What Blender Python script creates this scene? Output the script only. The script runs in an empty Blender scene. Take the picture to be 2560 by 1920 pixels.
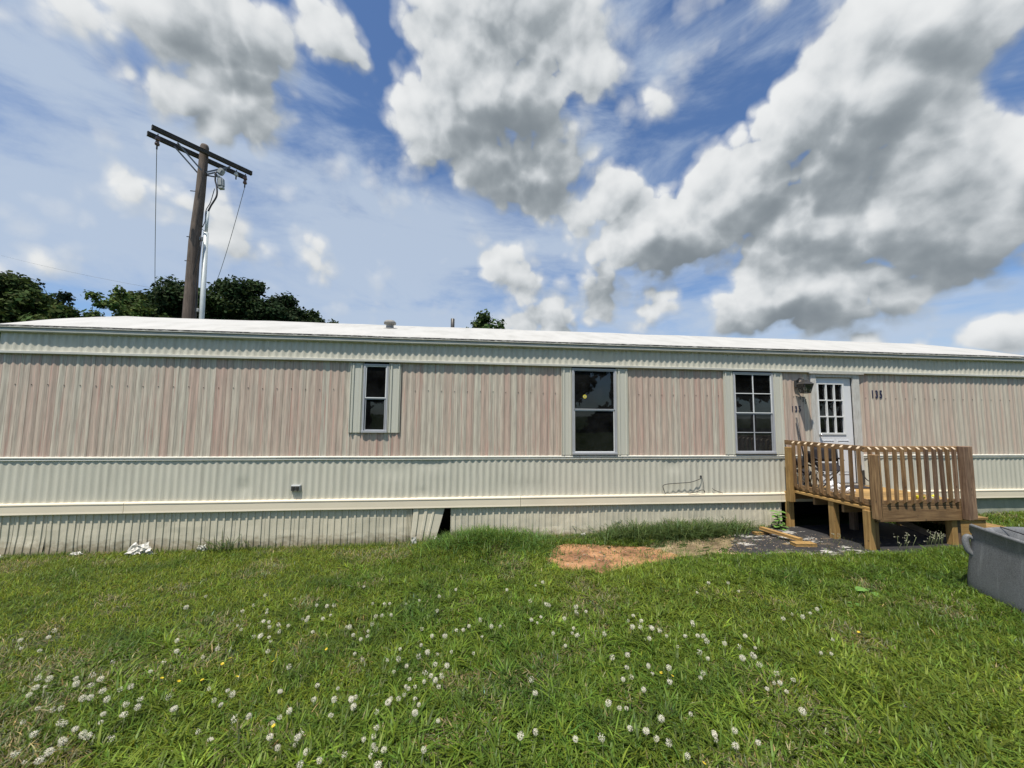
import bpy, bmesh, math, random
import numpy as np
from mathutils import Vector, Matrix
R_ = math.radians
random.seed(7); rng = np.random.default_rng(11)
scene = bpy.context.scene
COL = scene.collection

# ------------------------------------------------------------------ nodes / materials
def new_mat(name):
    m = bpy.data.materials.new(name); m.use_nodes = True
    nt = m.node_tree; nt.nodes.clear()
    out = nt.nodes.new('ShaderNodeOutputMaterial')
    b = nt.nodes.new('ShaderNodeBsdfPrincipled')
    nt.links.new(b.outputs[0], out.inputs[0])
    return m, nt, b, out
def nd(nt, typ, **kw):
    n = nt.nodes.new(typ)
    for k, v in kw.items():
        if k == 'i':
            for kk, vv in v.items(): n.inputs[kk].default_value = vv
        else: setattr(n, k, v)
    return n
def objco(nt, scale=(1,1,1), src='Object'):
    tc = nd(nt, 'ShaderNodeTexCoord'); mp = nd(nt, 'ShaderNodeMapping')
    mp.inputs['Scale'].default_value = scale
    nt.links.new(tc.outputs[src], mp.inputs[0]); return mp.outputs[0]
def noise(nt, vec, scale, detail=4, rough=.55):
    n = nd(nt, 'ShaderNodeTexNoise'); n.inputs['Scale'].default_value = scale
    n.inputs['Detail'].default_value = detail; n.inputs['Roughness'].default_value = rough
    nt.links.new(vec, n.inputs['Vector']); return n.outputs['Fac']
def ramp(nt, fac, stops):
    r = nd(nt, 'ShaderNodeValToRGB'); e = r.color_ramp.elements
    while len(e) < len(stops): e.new(.5)
    for el, (p, c) in zip(e, stops):
        el.position = p; el.color = (c[0], c[1], c[2], 1) if not isinstance(c, float) else (c, c, c, 1)
    nt.links.new(fac, r.inputs[0]); return r.outputs[0]
def mixc(nt, fac, a, b, mode='MIX'):
    m = nd(nt, 'ShaderNodeMix', data_type='RGBA', blend_type=mode)
    for s, v in ((0, fac), (6, a), (7, b)):
        if hasattr(v, 'links') or isinstance(v, bpy.types.NodeSocket): nt.links.new(v, m.inputs[s])
        else: m.inputs[s].default_value = v if s == 0 else (v[0], v[1], v[2], 1)
    return m.outputs[2]
def math_(nt, op, a, b=None, c=None, clamp=False):
    m = nd(nt, 'ShaderNodeMath', operation=op, use_clamp=clamp)
    for i, v in enumerate((a, b, c)):
        if v is None: continue
        if isinstance(v, bpy.types.NodeSocket): nt.links.new(v, m.inputs[i])
        else: m.inputs[i].default_value = v
    return m.outputs[0]
def bump(nt, b, h, strength=.3, dist=.01):
    n = nd(nt, 'ShaderNodeBump'); n.inputs['Strength'].default_value = strength
    n.inputs['Distance'].default_value = dist
    nt.links.new(h, n.inputs['Height']); nt.links.new(n.outputs[0], b.inputs['Normal'])
def simple(name, col, rough=.6, metal=0., var=.12, vscale=6., bmp=0., spec=.5, stretch=(1,1,1)):
    m, nt, b, o = new_mat(name)
    v = objco(nt, stretch); n = noise(nt, v, vscale, 6, .6)
    lo = [c*(1-var) for c in col]; hi = [min(1, c*(1+var)) for c in col]
    nt.links.new(ramp(nt, n, [(.3, lo), (.7, hi)]), b.inputs['Base Color'])
    b.inputs['Roughness'].default_value = rough; b.inputs['Metallic'].default_value = metal
    b.inputs['Specular IOR Level'].default_value = spec
    if bmp: bump(nt, b, noise(nt, v, vscale*8, 5), bmp, .004)
    return m

M = {}
def mk_siding(name, base, tint, grime=.5):
    m, nt, b, o = new_mat(name)
    v = objco(nt); fine = noise(nt, v, 140, 3); big = noise(nt, v, 1.1, 5)
    st = noise(nt, objco(nt, (7, 1, .5)), 2.2, 6, .65)
    c = mixc(nt, ramp(nt, big, [(.3, 0.), (.7, 1.)]), base, tint)
    c = mixc(nt, ramp(nt, fine, [(.35, .16), (.65, 0.)]), c, (.2, .21, .17))
    c = mixc(nt, math_(nt, 'MULTIPLY', ramp(nt, st, [(.5, 0.), (.78, 1.)]), grime), c, (.25, .24, .19))
    if name == 'beige_vinyl':      # mud splashed up the foot of the skirting, its own ragged shape
        sz = nd(nt, 'ShaderNodeSeparateXYZ'); nt.links.new(objco(nt), sz.inputs[0])
        mud = math_(nt, 'ADD', math_(nt, 'MULTIPLY', sz.outputs[2], -3.4), math_(nt, 'MULTIPLY', noise(nt, objco(nt, (3, 3, 6)), 2.5, 6, .65), 1.5))
        c = mixc(nt, ramp(nt, mud, [(.28, 0.), (.75, .75)]), c, (.27, .22, .14))
    nt.links.new(c, b.inputs['Base Color']); b.inputs['Roughness'].default_value = .48
    b.inputs['Specular IOR Level'].default_value = .35
    return m
M['pale'] = mk_siding('pale_aluminium_siding', (.64, .61, .505), (.60, .58, .485), .4)
M['shutter'] = mk_siding('pale_shutter_paint', (.61, .595, .51), (.58, .575, .495), .12)
M['skirt'] = mk_siding('beige_vinyl', (.68, .62, .48), (.62, .575, .45), .4)
M['ledge'] = simple('cream_ledge_paint', (.72, .64, .49), .5, var=.05, vscale=1.5)
M['trim'] = simple('grey_metal_trim', (.47, .47, .42), .42, .0, var=.12, vscale=3)
M['trimw'] = simple('off_white_trim', (.62, .61, .54), .45, var=.1, vscale=4)

def mk_pink():
    m, nt, b, o = new_mat('pink_and_grey_plank_print')
    tc = nd(nt, 'ShaderNodeTexCoord'); sp = nd(nt, 'ShaderNodeSeparateXYZ'); nt.links.new(tc.outputs['Object'], sp.inputs[0])
    x = sp.outputs[0]
    v1 = nd(nt, 'ShaderNodeTexVoronoi', voronoi_dimensions='1D'); v1.inputs['Scale'].default_value = 8.2; v1.inputs['Randomness'].default_value = .85
    nt.links.new(x, v1.inputs['W'])
    ve = nd(nt, 'ShaderNodeTexVoronoi', voronoi_dimensions='1D', feature='DISTANCE_TO_EDGE'); ve.inputs['Scale'].default_value = 8.2; ve.inputs['Randomness'].default_value = .85
    nt.links.new(x, ve.inputs['W'])
    cc = nd(nt, 'ShaderNodeSeparateColor'); nt.links.new(v1.outputs['Color'], cc.inputs[0])
    grain = noise(nt, objco(nt, (38, 38, 1.5)), 2.0, 7, .62)
    broad = noise(nt, objco(nt, (10, 10, .45)), 1.5, 4, .6)
    k = math_(nt, 'ADD', math_(nt, 'MULTIPLY', cc.outputs[0], .55), math_(nt, 'MULTIPLY', broad, .75))
    c = ramp(nt, k, [(.30, (.60, .565, .46)), (.52, (.60, .53, .43)), (.72, (.575, .46, .37)), (.95, (.56, .40, .325))])
    c = mixc(nt, ramp(nt, grain, [(.36, .7), (.58, 0.)]), c, (.33, .28, .23))
    c = mixc(nt, ramp(nt, grain, [(.56, 0.), (.75, .4)]), c, (.6, .57, .48))
    red = noise(nt, objco(nt, (26, 26, .7)), 1.6, 4, .6)
    c = mixc(nt, ramp(nt, red, [(.57, 0.), (.68, .7)]), c, (.50, .275, .225))
    seam = ramp(nt, ve.outputs['Distance'], [(.0, .8), (.035, .0)])
    c = mixc(nt, seam, c, (.16, .095, .075))
    # weathered, blander print towards the east end
    fade = nd(nt, 'ShaderNodeMapRange'); fade.inputs[1].default_value = 5.; fade.inputs[2].default_value = 9.; fade.inputs[4].default_value = .45
    nt.links.new(x, fade.inputs[0])
    c = mixc(nt, fade.outputs[0], c, (.57, .50, .41))
    nt.links.new(c, b.inputs['Base Color']); b.inputs['Roughness'].default_value = .5; b.inputs['Specular IOR Level'].default_value = .35
    bump(nt, b, math_(nt, 'SUBTRACT', grain, math_(nt, 'MULTIPLY', seam, 2.)), .25, .003)
    return m
M['pink'] = mk_pink()

def mk_roof():
    m, nt, b, o = new_mat('white_roof_coating')
    v = objco(nt); n = noise(nt, objco(nt, (1, .35, 1)), 3, 7, .6); s = noise(nt, v, 18, 4)
    c = ramp(nt, n, [(.25, (.36, .353, .325)), (.5, (.455, .448, .42)), (.75, (.50, .49, .46))])
    c = mixc(nt, ramp(nt, s, [(.70, 0.), (.78, .5)]), c, (.45, .43, .4))
    nt.links.new(c, b.inputs['Base Color']); b.inputs['Roughness'].default_value = .75
    bump(nt, b, n, .5, .02); return m
M['roof'] = mk_roof()
def mk_peel(name, dark, light, sc=(3, 3, 14), lo=.47, hi=.52, s=6):
    m, nt, b, o = new_mat(name)
    n = noise(nt, objco(nt, sc), s, 7, .68)
    nt.links.new(ramp(nt, n, [(lo, dark), (hi, light)]), b.inputs['Base Color']); b.inputs['Roughness'].default_value = .8
    return m
M['peel'] = mk_peel('peeling_roof_edge', (.035, .033, .03), (.40, .39, .36), (3., 3., 30), .52, .56, 3.2)
M['stucco'] = mk_peel('stained_underpinning', (.24, .26, .19), (.44, .44, .36), (1.2, 1.2, .6), .35, .68, 2.5)

def wood(name, dark, light, axis, rough=.75, knots=True):
    m, nt, b, o = new_mat(name)
    sc = [16, 16, 16]; sc[axis] = 1.1
    info = nd(nt, 'ShaderNodeObjectInfo')
    tc = nd(nt, 'ShaderNodeTexCoord'); ad = nd(nt, 'ShaderNodeVectorMath', operation='ADD'); nt.links.new(tc.outputs['Object'], ad.inputs[0])
    cmb = nd(nt, 'ShaderNodeCombineXYZ'); r10 = math_(nt, 'MULTIPLY', info.outputs['Random'], 13.)
    for i in range(3): nt.links.new(r10, cmb.inputs[i])
    nt.links.new(cmb.outputs[0], ad.inputs[1])
    mp = nd(nt, 'ShaderNodeMapping'); mp.inputs['Scale'].default_value = sc; nt.links.new(ad.outputs[0], mp.inputs[0])
    g = noise(nt, mp.outputs[0], 2.6, 8, .62)
    b2 = noise(nt, ad.outputs[0], 2.2, 4)
    c = ramp(nt, g, [(.32, dark), (.68, light)])
    c = mixc(nt, ramp(nt, b2, [(.42, 0.), (.75, .55)]), c, [x*.55 for x in dark])
    k = noise(nt, ad.outputs[0], 9., 2)
    c = mixc(nt, ramp(nt, k, [(.69, 0.), (.74, .85)]), c, (.05, .03, .018))
    hv = nd(nt, 'ShaderNodeHueSaturation'); nt.links.new(c, hv.inputs['Color'])
    nt.links.new(math_(nt, 'ADD', math_(nt, 'MULTIPLY', info.outputs['Random'], .55), .72), hv.inputs['Value'])
    nt.links.new(hv.outputs[0], b.inputs['Base Color']); b.inputs['Roughness'].default_value = rough
    bump(nt, b, g, .35, .004); return m
for ax, nm in enumerate('xyz'):
    M['wood'+nm] = wood('brown_lumber_'+nm, (.13, .068, .028), (.36, .225, .105), ax)
    M['new'+nm] = wood('golden_lumber_'+nm, (.25, .14, .042), (.45, .285, .10), ax)
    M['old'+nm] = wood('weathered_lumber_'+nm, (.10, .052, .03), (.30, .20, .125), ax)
M['end'] = simple('pale_cut_end', (.58, .46, .32), .8)

def glass(name, tint, dirt=.03):
    m, nt, b, o = new_mat(name); nt.nodes.remove(b)
    tr = nd(nt, 'ShaderNodeBsdfTransparent'); tr.inputs[0].default_value = (*tint, 1)
    gl = nd(nt, 'ShaderNodeBsdfGlossy'); gl.inputs['Roughness'].default_value = .015; gl.inputs[0].default_value = (.9, .95, 1, 1)
    df = nd(nt, 'ShaderNodeBsdfDiffuse'); df.inputs[0].default_value = (.35, .36, .36, 1)
    fr = nd(nt, 'ShaderNodeFresnel'); fr.inputs[0].default_value = 1.5
    v = objco(nt); w = nd(nt, 'ShaderNodeBump'); w.inputs['Strength'].default_value = .04; w.inputs['Distance'].default_value = .02
    nt.links.new(noise(nt, v, 3, 2), w.inputs['Height']); nt.links.new(w.outputs[0], gl.inputs['Normal'])
    m1 = nd(nt, 'ShaderNodeMixShader'); m2 = nd(nt, 'ShaderNodeMixShader')
    nt.links.new(ramp(nt, noise(nt, v, 2.5, 6, .7), [(.4, dirt*.3), (.8, dirt*2)]), m1.inputs[0])
    nt.links.new(tr.outputs[0], m1.inputs[1]); nt.links.new(df.outputs[0], m1.inputs[2])
    nt.links.new(math_(nt, 'MULTIPLY', fr.outputs[0], 1.05), m2.inputs[0]); nt.links.new(m1.outputs[0], m2.inputs[1]); nt.links.new(gl.outputs[0], m2.inputs[2])
    nt.links.new(m2.outputs[0], o.inputs[0]); return m
M['glass'] = glass('window_glass', (.35, .37, .38))
M['screen'] = glass('screened_glass', (.12, .12, .13), .06)
M['lampglass'] = glass('lamp_glass', (.85, .85, .82), .12)
M['white'] = simple('white_window_paint', (.74, .75, .74), .4, var=.04)
M['greyframe'] = simple('grey_window_frame', (.40, .41, .43), .4, var=.08)
M['door'] = simple('white_door_paint', (.70, .715, .735), .42, var=.04, vscale=3)
M['casing'] = mk_peel('worn_casing', (.42, .40, .36), (.58, .57, .53), (6, 6, 1.2), .3, .6, 5)
M['black'] = simple('black_paint', (.012, .012, .014), .45)
M['blueblack'] = simple('dark_blue_numeral', (.02, .022, .06), .5)
M['greynum'] = simple('faded_grey_numeral', (.11, .11, .105), .6)
M['interior'] = simple('dim_interior', (.02, .018, .016), .9)
M['bronze'] = simple('dark_bronze_metal', (.07, .065, .06), .45, .4)
M['yellow'] = simple('yellow_sticker', (.62, .52, .06), .5, var=.05)
M['yellowbag'] = simple('yellow_plastic', (.75, .72, .05), .5)
M['paper'] = simple('white_sticker_text_band', (.75, .73, .5), .5, var=.03)
M['fabric'] = simple('black_fabric', (.018, .016, .02), .85, bmp=.2)
M['greyfabric'] = simple('grey_fabric', (.10, .10, .11), .8)
M['steel'] = simple('bare_steel', (.62, .62, .62), .3, .8, var=.1)
M['bag'] = simple('white_plastic_bag', (.80, .81, .83), .4, var=.1, vscale=20)
M['foam'] = simple('torn_white_plastic', (.62, .60, .54), .6, var=.06)
M['conduit'] = simple('galvanised_conduit', (.50, .54, .53), .5, .1, var=.1)
M['polewood'] = wood('utility_pole_wood', (.055, .042, .033), (.15, .115, .09), 2, .9)
M['armwood'] = simple('dark_crossarm_wood', (.045, .04, .033), .9, var=.35, vscale=12)
M['cable'] = simple('black_cable', (.018, .018, .02), .6)
M['wire'] = simple('grey_wire', (.16, .17, .18), .5)
M['porcelain'] = simple('brown_porcelain', (.13, .075, .055), .3, var=.3)
M['whiteporc'] = simple('white_porcelain', (.55, .55, .52), .3, var=.15)
M['greybox'] = simple('grey_cabinet', (.33, .35, .35), .5)
M['bark'] = simple('tree_bark', (.06, .048, .038), .95, var=.3, vscale=4)
def mk_tub():
    m, nt, b, o = new_mat('grey_speckled_plastic')
    v = objco(nt); f = noise(nt, v, 90, 3, .8); g = noise(nt, v, 2.4, 5, .6)
    st = noise(nt, objco(nt, (9, 9, .8)), 1.6, 5, .6)
    c = ramp(nt, f, [(.34, (.065, .068, .07)), (.66, (.20, .203, .205))])
    c = mixc(nt, ramp(nt, g, [(.35, 0.), (.75, .5)]), c, (.2, .21, .22))
    c = mixc(nt, ramp(nt, st, [(.58, 0.), (.8, .45)]), c, (.42, .42, .42))
    nt.links.new(c, b.inputs['Base Color']); b.inputs['Roughness'].default_value = .62
    bump(nt, b, f, .35, .003); return m
M['tub'] = mk_tub()

# ------------------------------------------------------------------ objects
def tag(o, label=None, cat=None, group=None, kind=None):
    if label: o['label'] = label
    if cat: o['category'] = cat
    if group: o['group'] = group
    if kind: o['kind'] = kind
    return o
def thing(name, label, cat, loc=(0, 0, 0), group=None):
    o = bpy.data.objects.new(name, None); COL.objects.link(o); o.location = loc
    o.empty_display_size = .2
    return tag(o, label, cat, group)
def wloc(o):
    v = Vector((0, 0, 0))
    while o is not None: v += Vector(o.location); o = o.parent
    return v
def obj(name, bm, mats, parent=None, smooth=False, origin=None, label=None):
    """bm holds world coordinates; they become local to parent (or to origin)."""
    off = wloc(parent) if parent is not None else Vector((0, 0, 0))
    og = Vector(origin) if origin is not None else (off if parent is not None else Vector((0, 0, 0)))
    if isinstance(bm, bmesh.types.BMesh):
        me = bpy.data.meshes.new(name); bm.to_mesh(me); bm.free()
    else: me = bm
    me.transform(Matrix.Translation(-og))
    if not isinstance(mats, (list, tuple)): mats = [mats]
    for mm in mats: me.materials.append(mm)
    if smooth:
        me.polygons.foreach_set('use_smooth', [True]*len(me.polygons))
    o = bpy.data.objects.new(name, me); COL.objects.link(o)
    if parent is not None: o.parent = parent; o.location = og - off
    else: o.location = og
    if label: o['label'] = label
    return o
def BM(): return bmesh.new()
def box(bm, x0, x1, y0, y1, z0, z1, bev=0., mi=0):
    r = bmesh.ops.create_cube(bm, size=1.)
    vs = r['verts']
    for v in vs:
        v.co = Vector(((x0+x1)/2+v.co.x*(x1-x0), (y0+y1)/2+v.co.y*(y1-y0), (z0+z1)/2+v.co.z*(z1-z0)))
    fs = set(f for v in vs for f in v.link_faces)
    for f in fs: f.material_index = mi
    if bev:
        es = list(set(e for v in vs for e in v.link_edges))
        r2 = bmesh.ops.bevel(bm, geom=es, offset=bev, segments=1, affect='EDGES', profile=.5)
        for f in r2['faces']: f.material_index = mi
    return vs
def beam(bm, a, b, w, h, up=(0, 0, 1), bev=0., mi=0):
    a = Vector(a); b = Vector(b); d = (b-a); L = d.length; d.normalize(); up = Vector(up)
    s = d.cross(up).normalized(); u = s.cross(d).normalized()
    r = bmesh.ops.create_cube(bm, size=1.); vs = r['verts']
    for v in vs: v.co = a + d*(v.co.x+.5)*L + s*v.co.y*w + u*v.co.z*h
    for f in set(f for v in vs for f in v.link_faces): f.material_index = mi
    if bev: bmesh.ops.bevel(bm, geom=list(set(e for v in vs for e in v.link_edges)), offset=bev, segments=1, affect='EDGES')
def tube(bm, pts, rad, seg=8, mi=0, caps=True):
    pts = [Vector(p) for p in pts]
    if not isinstance(rad, (list, tuple)): rad = [rad]*len(pts)
    rings = []; prev = None
    for i, p in enumerate(pts):
        d = (pts[min(i+1, len(pts)-1)]-pts[max(i-1, 0)]).normalized()
        ref = prev if prev is not None else (Vector((0, 0, 1)) if abs(d.z) < .9 else Vector((1, 0, 0)))
        s = d.cross(ref).normalized(); u = s.cross(d).normalized(); prev = u
        rings.append([bm.verts.new(p+(s*math.cos(2*math.pi*k/seg)+u*math.sin(2*math.pi*k/seg))*rad[i]) for k in range(seg)])
    for a, b in zip(rings, rings[1:]):
        for k in range(seg):
            f = bm.faces.new((a[k], a[(k+1) % seg], b[(k+1) % seg], b[k])); f.material_index = mi; f.smooth = True
    if caps:
        for r, rev in ((rings[0], True), (rings[-1], False)):
            f = bm.faces.new(r[::-1] if rev else r); f.material_index = mi
def lathe(bm, base, prof, seg=16, mi=0):
    base = Vector(base); rings = []
    for r, z in prof: rings.append([bm.verts.new(base+Vector((r*math.cos(2*math.pi*k/seg), r*math.sin(2*math.pi*k/seg), z))) for k in range(seg)])
    for a, b in zip(rings, rings[1:]):
        for k in range(seg):
            f = bm.faces.new((a[k], a[(k+1) % seg], b[(k+1) % seg], b[k])); f.smooth = True; f.material_index = mi
    bm.faces.new(rings[0][::-1]).material_index = mi; bm.faces.new(rings[-1]).material_index = mi
def smooth_path(pts, n=6):
    P = [Vector(p) for p in pts]; P = [P[0]*2-P[1]]+P+[P[-1]*2-P[-2]]; out = []
    for i in range(1, len(P)-2):
        for k in range(n):
            t = k/n; a, b, c, d = P[i-1], P[i], P[i+1], P[i+2]
            out.append(.5*((2*b)+(c-a)*t+(2*a-5*b+4*c-d)*t*t+(3*b-a-3*c+d)*t**3))
    out.append(P[-2]); return out
def mesh_np(name, V, F, smooth=True):
    """V (n,3), F (m,k) all same k"""
    me = bpy.data.meshes.new(name); k = F.shape[1]
    me.vertices.add(len(V)); me.vertices.foreach_set('co', V.astype(np.float32).ravel())
    me.loops.add(F.size); me.loops.foreach_set('vertex_index', F.astype(np.int32).ravel())
    me.polygons.add(len(F)); me.polygons.foreach_set('loop_start', np.arange(0, F.size, k, dtype=np.int32))
    if smooth: me.polygons.foreach_set('use_smooth', np.ones(len(F), dtype=bool))
    me.update(calc_edges=True); return me

# value noise in numpy
def vnoise(x, y, seed=0):
    x = np.asarray(x, float); y = np.asarray(y, float)
    xi = np.floor(x).astype(np.int64); yi = np.floor(y).astype(np.int64); fx = x-xi; fy = y-yi
    fx = fx*fx*(3-2*fx); fy = fy*fy*(3-2*fy)
    def h(a, b):
        n = (a*374761393 + b*668265263 + seed*974711) & 0x7fffffff
        n = ((n ^ (n >> 13))*1274126177) & 0x7fffffff
        return ((n ^ (n >> 16)) & 0xffff)/65535.
    return (h(xi, yi)*(1-fx)+h(xi+1, yi)*fx)*(1-fy)+(h(xi, yi+1)*(1-fx)+h(xi+1, yi+1)*fx)*fy
def fbm(x, y, seed=0, o=4):
    s = 0; a = .5; t = 0
    for i in range(o): s = s+a*vnoise(np.asarray(x)*2**i, np.asarray(y)*2**i, seed+i*17); t += a; a *= .5
    return s/t

# ------------------------------------------------------------------ ground
def ground_z(x, y):
    x = np.asarray(x, float); y = np.asarray(y, float)
    b = np.interp(x, [-60, -6.6, -2.8, -1, 1, 4.7, 7.5, 10.5, 60], [-.3, -.075, -.06, -.05, -.02, .055, .10, .20, .5])
    f = np.clip(-y, 0, 12)*.045
    m = .13*np.exp(-(((x-.35)/.75)**2+((y+.45)/.38)**2))
    lump = (fbm(x*1.7, y*1.7, 3, 3)-.5)*.035*np.clip(-y-.2, 0, 1)
    d = -.03*np.exp(-(((x-1.9)/.8)**2+((y+.9)/.45)**2))
    return b+f+m+lump+d
def gz(x, y): return float(ground_z(x, y))
def axis_pts():
    a = np.arange(-11, 13.001, .12)
    l = -11-np.cumsum(.15*1.22**np.arange(38)); r = 13+np.cumsum(.15*1.22**np.arange(38))
    return np.concatenate([l[::-1], a, r])
gx = axis_pts(); gy0 = np.arange(-9, 1.001, .12)
gy = np.concatenate([(-9-np.cumsum(.15*1.22**np.arange(38)))[::-1], gy0, 1+np.cumsum(.15*1.22**np.arange(38))])
X, Y = np.meshgrid(gx, gy); Z = ground_z(X, Y)
nx, ny = len(gx), len(gy); idx = np.arange(nx*ny).reshape(ny, nx)
F = np.stack([idx[:-1, :-1], idx[:-1, 1:], idx[1:, 1:], idx[1:, :-1]], -1).reshape(-1, 4)
def mk_ground():
    m, nt, b, o = new_mat('soil_and_thatch')
    v = objco(nt); n = noise(nt, v, 7, 8, .65); g = noise(nt, v, .6, 3)
    c = ramp(nt, n, [(.3, (.02, .03, .01)), (.6, (.05, .075, .02)), (.8, (.10, .09, .045))])
    nt.links.new(c, b.inputs['Base Color']); b.inputs['Roughness'].default_value = 1.
    b.inputs['Specular IOR Level'].default_value = .1
    bump(nt, b, n, .8, .03); return m
g = obj('ground', mesh_np('ground', np.stack([X, Y, Z], -1).reshape(-1, 3), F), mk_ground()); tag(g, kind='structure')

def in_poly(x, y, poly):
    ins = np.zeros(x.shape, bool); n = len(poly)
    for i in range(n):
        x1, y1 = poly[i]; x2, y2 = poly[(i+1) % n]
        c = ((y1 > y) != (y2 > y)) & (x < (x2-x1)*(y-y1)/(y2-y1+1e-12)+x1); ins ^= c
    return ins
def sheet(name, poly, mat, lift, step=.06, rag=.05, seed=5):
    """a ragged-edged sheet following the ground"""
    px = [p[0] for p in poly]; py = [p[1] for p in poly]; bm = BM()
    cx = sum(px)/len(px); cy = sum(py)/len(py)
    dense = []
    for i in range(len(poly)):
        a = Vector(poly[i]).to_2d(); b = Vector(poly[(i+1) % len(poly)]).to_2d(); n = max(1, int((b-a).length/step))
        for k in range(n): dense.append(a.lerp(b, k/n))
    c = Vector((cx, cy)); rings = []
    for t in (1, .93, .85, .75, .62, .5, .36, .2):
        ring = []
        for p in dense:
            r = (float(fbm(p.x*6, p.y*6, seed, 3))-.5)*2*rag if t == 1 else 0
            q = c+(p-c)*t; dd = (p-c).normalized(); q += dd*r
            ring.append(bm.verts.new((q.x, q.y, gz(q.x, q.y)+lift*(1 if t < 1 else .3)+(float(fbm(q.x*9, q.y*9, 8, 2))-.5)*(.012 if 'sheet' in name else .034))))
        rings.append(ring)
    for a, b in zip(rings, rings[1:]):
        for k in range(len(a)): f = bm.faces.new((a[k], a[(k+1) % len(a)], b[(k+1) % len(a)], b[k])); f.smooth = True
    cv = bm.verts.new((cx, cy, gz(cx, cy)+lift))
    for k in range(len(rings[-1])): bm.faces.new((rings[-1][k], rings[-1][(k+1) % len(rings[-1])], cv)).smooth = True
    return obj(name, bm, mat)
def soil(name, stops, sc=5):
    m, nt, b, o = new_mat(name); v = objco(nt); n = noise(nt, v, sc, 9, .68); f = noise(nt, v, 60, 4, .7)
    c = ramp(nt, n, stops); c = mixc(nt, ramp(nt, f, [(.6, 0.), (.72, .5)]), c, (.07, .045, .03))
    nt.links.new(c, b.inputs['Base Color']); b.inputs['Roughness'].default_value = .95; b.inputs['Specular IOR Level'].default_value = .15
    bump(nt, b, math_(nt, 'ADD', n, math_(nt, 'MULTIPLY', f, .3)), .9, .03); return m
dirtm = soil('red_clay', [(.28, (.10, .055, .03)), (.44, (.27, .14, .075)), (.56, (.43, .23, .115)), (.75, (.50, .31, .18))], 2.6)
sandm = soil('sandy_clay', [(.3, (.10, .075, .045)), (.48, (.25, .19, .11)), (.7, (.46, .36, .22))], 3.2)
DIRT = [(1.25, -.70), (1.4, -.50), (1.85, -.44), (2.3, -.55), (2.85, -.85), (3.0, -1.2), (2.7, -1.5), (2.2, -1.66), (1.7, -1.74), (1.3, -1.58), (1.12, -1.1)]
SAND = [(2.7, -.70), (3.0, -.55), (3.6, -.5), (4.4, -.35), (4.8, -.06), (5.3, -.1), (5.2, -.9), (4.9, -1.5), (4.0, -1.42), (3.3, -1.32), (2.85, -1.3), (2.65, -.95)]
TARP = [(3.75, -1.2), (4.1, -.75), (4.45, -.25), (4.85, -.06), (5.6, -.04), (7.6, -.04), (7.9, -.9), (7.5, -1.6), (6.4, -1.72), (5.5, -1.74), (4.8, -1.66), (4.1, -1.5)]
tag(sheet('dirt_patch', DIRT, dirtm, .008, rag=.08), kind='structure')
tag(sheet('sandy_ground', SAND, sandm, .005, rag=.1, seed=9), kind='structure')
def mk_tarp():
    m, nt, b, o = new_mat('black_felt_with_white_flakes')
    w = noise(nt, objco(nt, (1, 2.4, 1)), 3.2, 10, .74); f = noise(nt, objco(nt), 26, 5, .7); l = noise(nt, objco(nt), 1.3, 2)
    c = ramp(nt, f, [(.3, (.010, .010, .011)), (.7, (.04, .038, .04))])
    k = math_(nt, 'ADD', w, math_(nt, 'MULTIPLY', math_(nt, 'SUBTRACT', l, .5), .35))
    sx_ = nd(nt, 'ShaderNodeSeparateXYZ'); nt.links.new(objco(nt), sx_.inputs[0]); deck_shade = nd(nt, 'ShaderNodeMapRange'); deck_shade.inputs[1].default_value = 5.6; deck_shade.inputs[2].default_value = 6.4; deck_shade.inputs[3].default_value = 0.; deck_shade.inputs[4].default_value = .16; nt.links.new(sx_.outputs[0], deck_shade.inputs[0])
    k = math_(nt, 'SUBTRACT', k, deck_shade.outputs[0])  # fewer flakes under the deck: its shade is put into the colour
    c = mixc(nt, ramp(nt, k, [(.555, 0.), (.58, 1.)]), c, (.44, .42, .38))
    s = noise(nt, objco(nt), 2.1, 7, .7)
    c = mixc(nt, ramp(nt, s, [(.56, 0.), (.66, .8)]), c, (.17, .13, .09))
    nt.links.new(c, b.inputs['Base Color']); b.inputs['Roughness'].default_value = .8; bump(nt, b, f, .4, .01); return m
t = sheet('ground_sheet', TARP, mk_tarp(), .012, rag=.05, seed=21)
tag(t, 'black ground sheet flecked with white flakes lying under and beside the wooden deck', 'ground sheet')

# ------------------------------------------------------------------ grass
def blades(P, yaw, h, w, lean, col, curl=None):
    n = len(P); d = np.stack([np.cos(yaw), np.sin(yaw), np.zeros(n)], 1); s = np.stack([-np.sin(yaw), np.cos(yaw), np.zeros(n)], 1)
    T = [0, .38, .72, 1.]; Wd = [.75, 1., .72, 0.]; V = []
    for t, wd in zip(T, Wd):
        c = P+d*(lean*h*t**1.7)[:, None]; c[:, 2] += h*(t-.42*np.minimum(lean, 1.4)*t*t)
        if wd > 0: V += [c-s*(w*wd/2)[:, None], c+s*(w*wd/2)[:, None]]
        else: V += [c, c]
    V = np.stack(V, 1)          # n,8,3 (last two coincide -> use 7)
    V = V[:, :7].reshape(-1, 3)
    b = np.arange(n)[:, None]*7
    tri = np.array([[0, 1, 3], [0, 3, 2], [2, 3, 5], [2, 5, 4], [4, 5, 6]])
    F = (b[:, :, None]+tri[None]).reshape(-1, 3)
    C = np.repeat(col, 7, axis=0)
    return V, F, C
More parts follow.
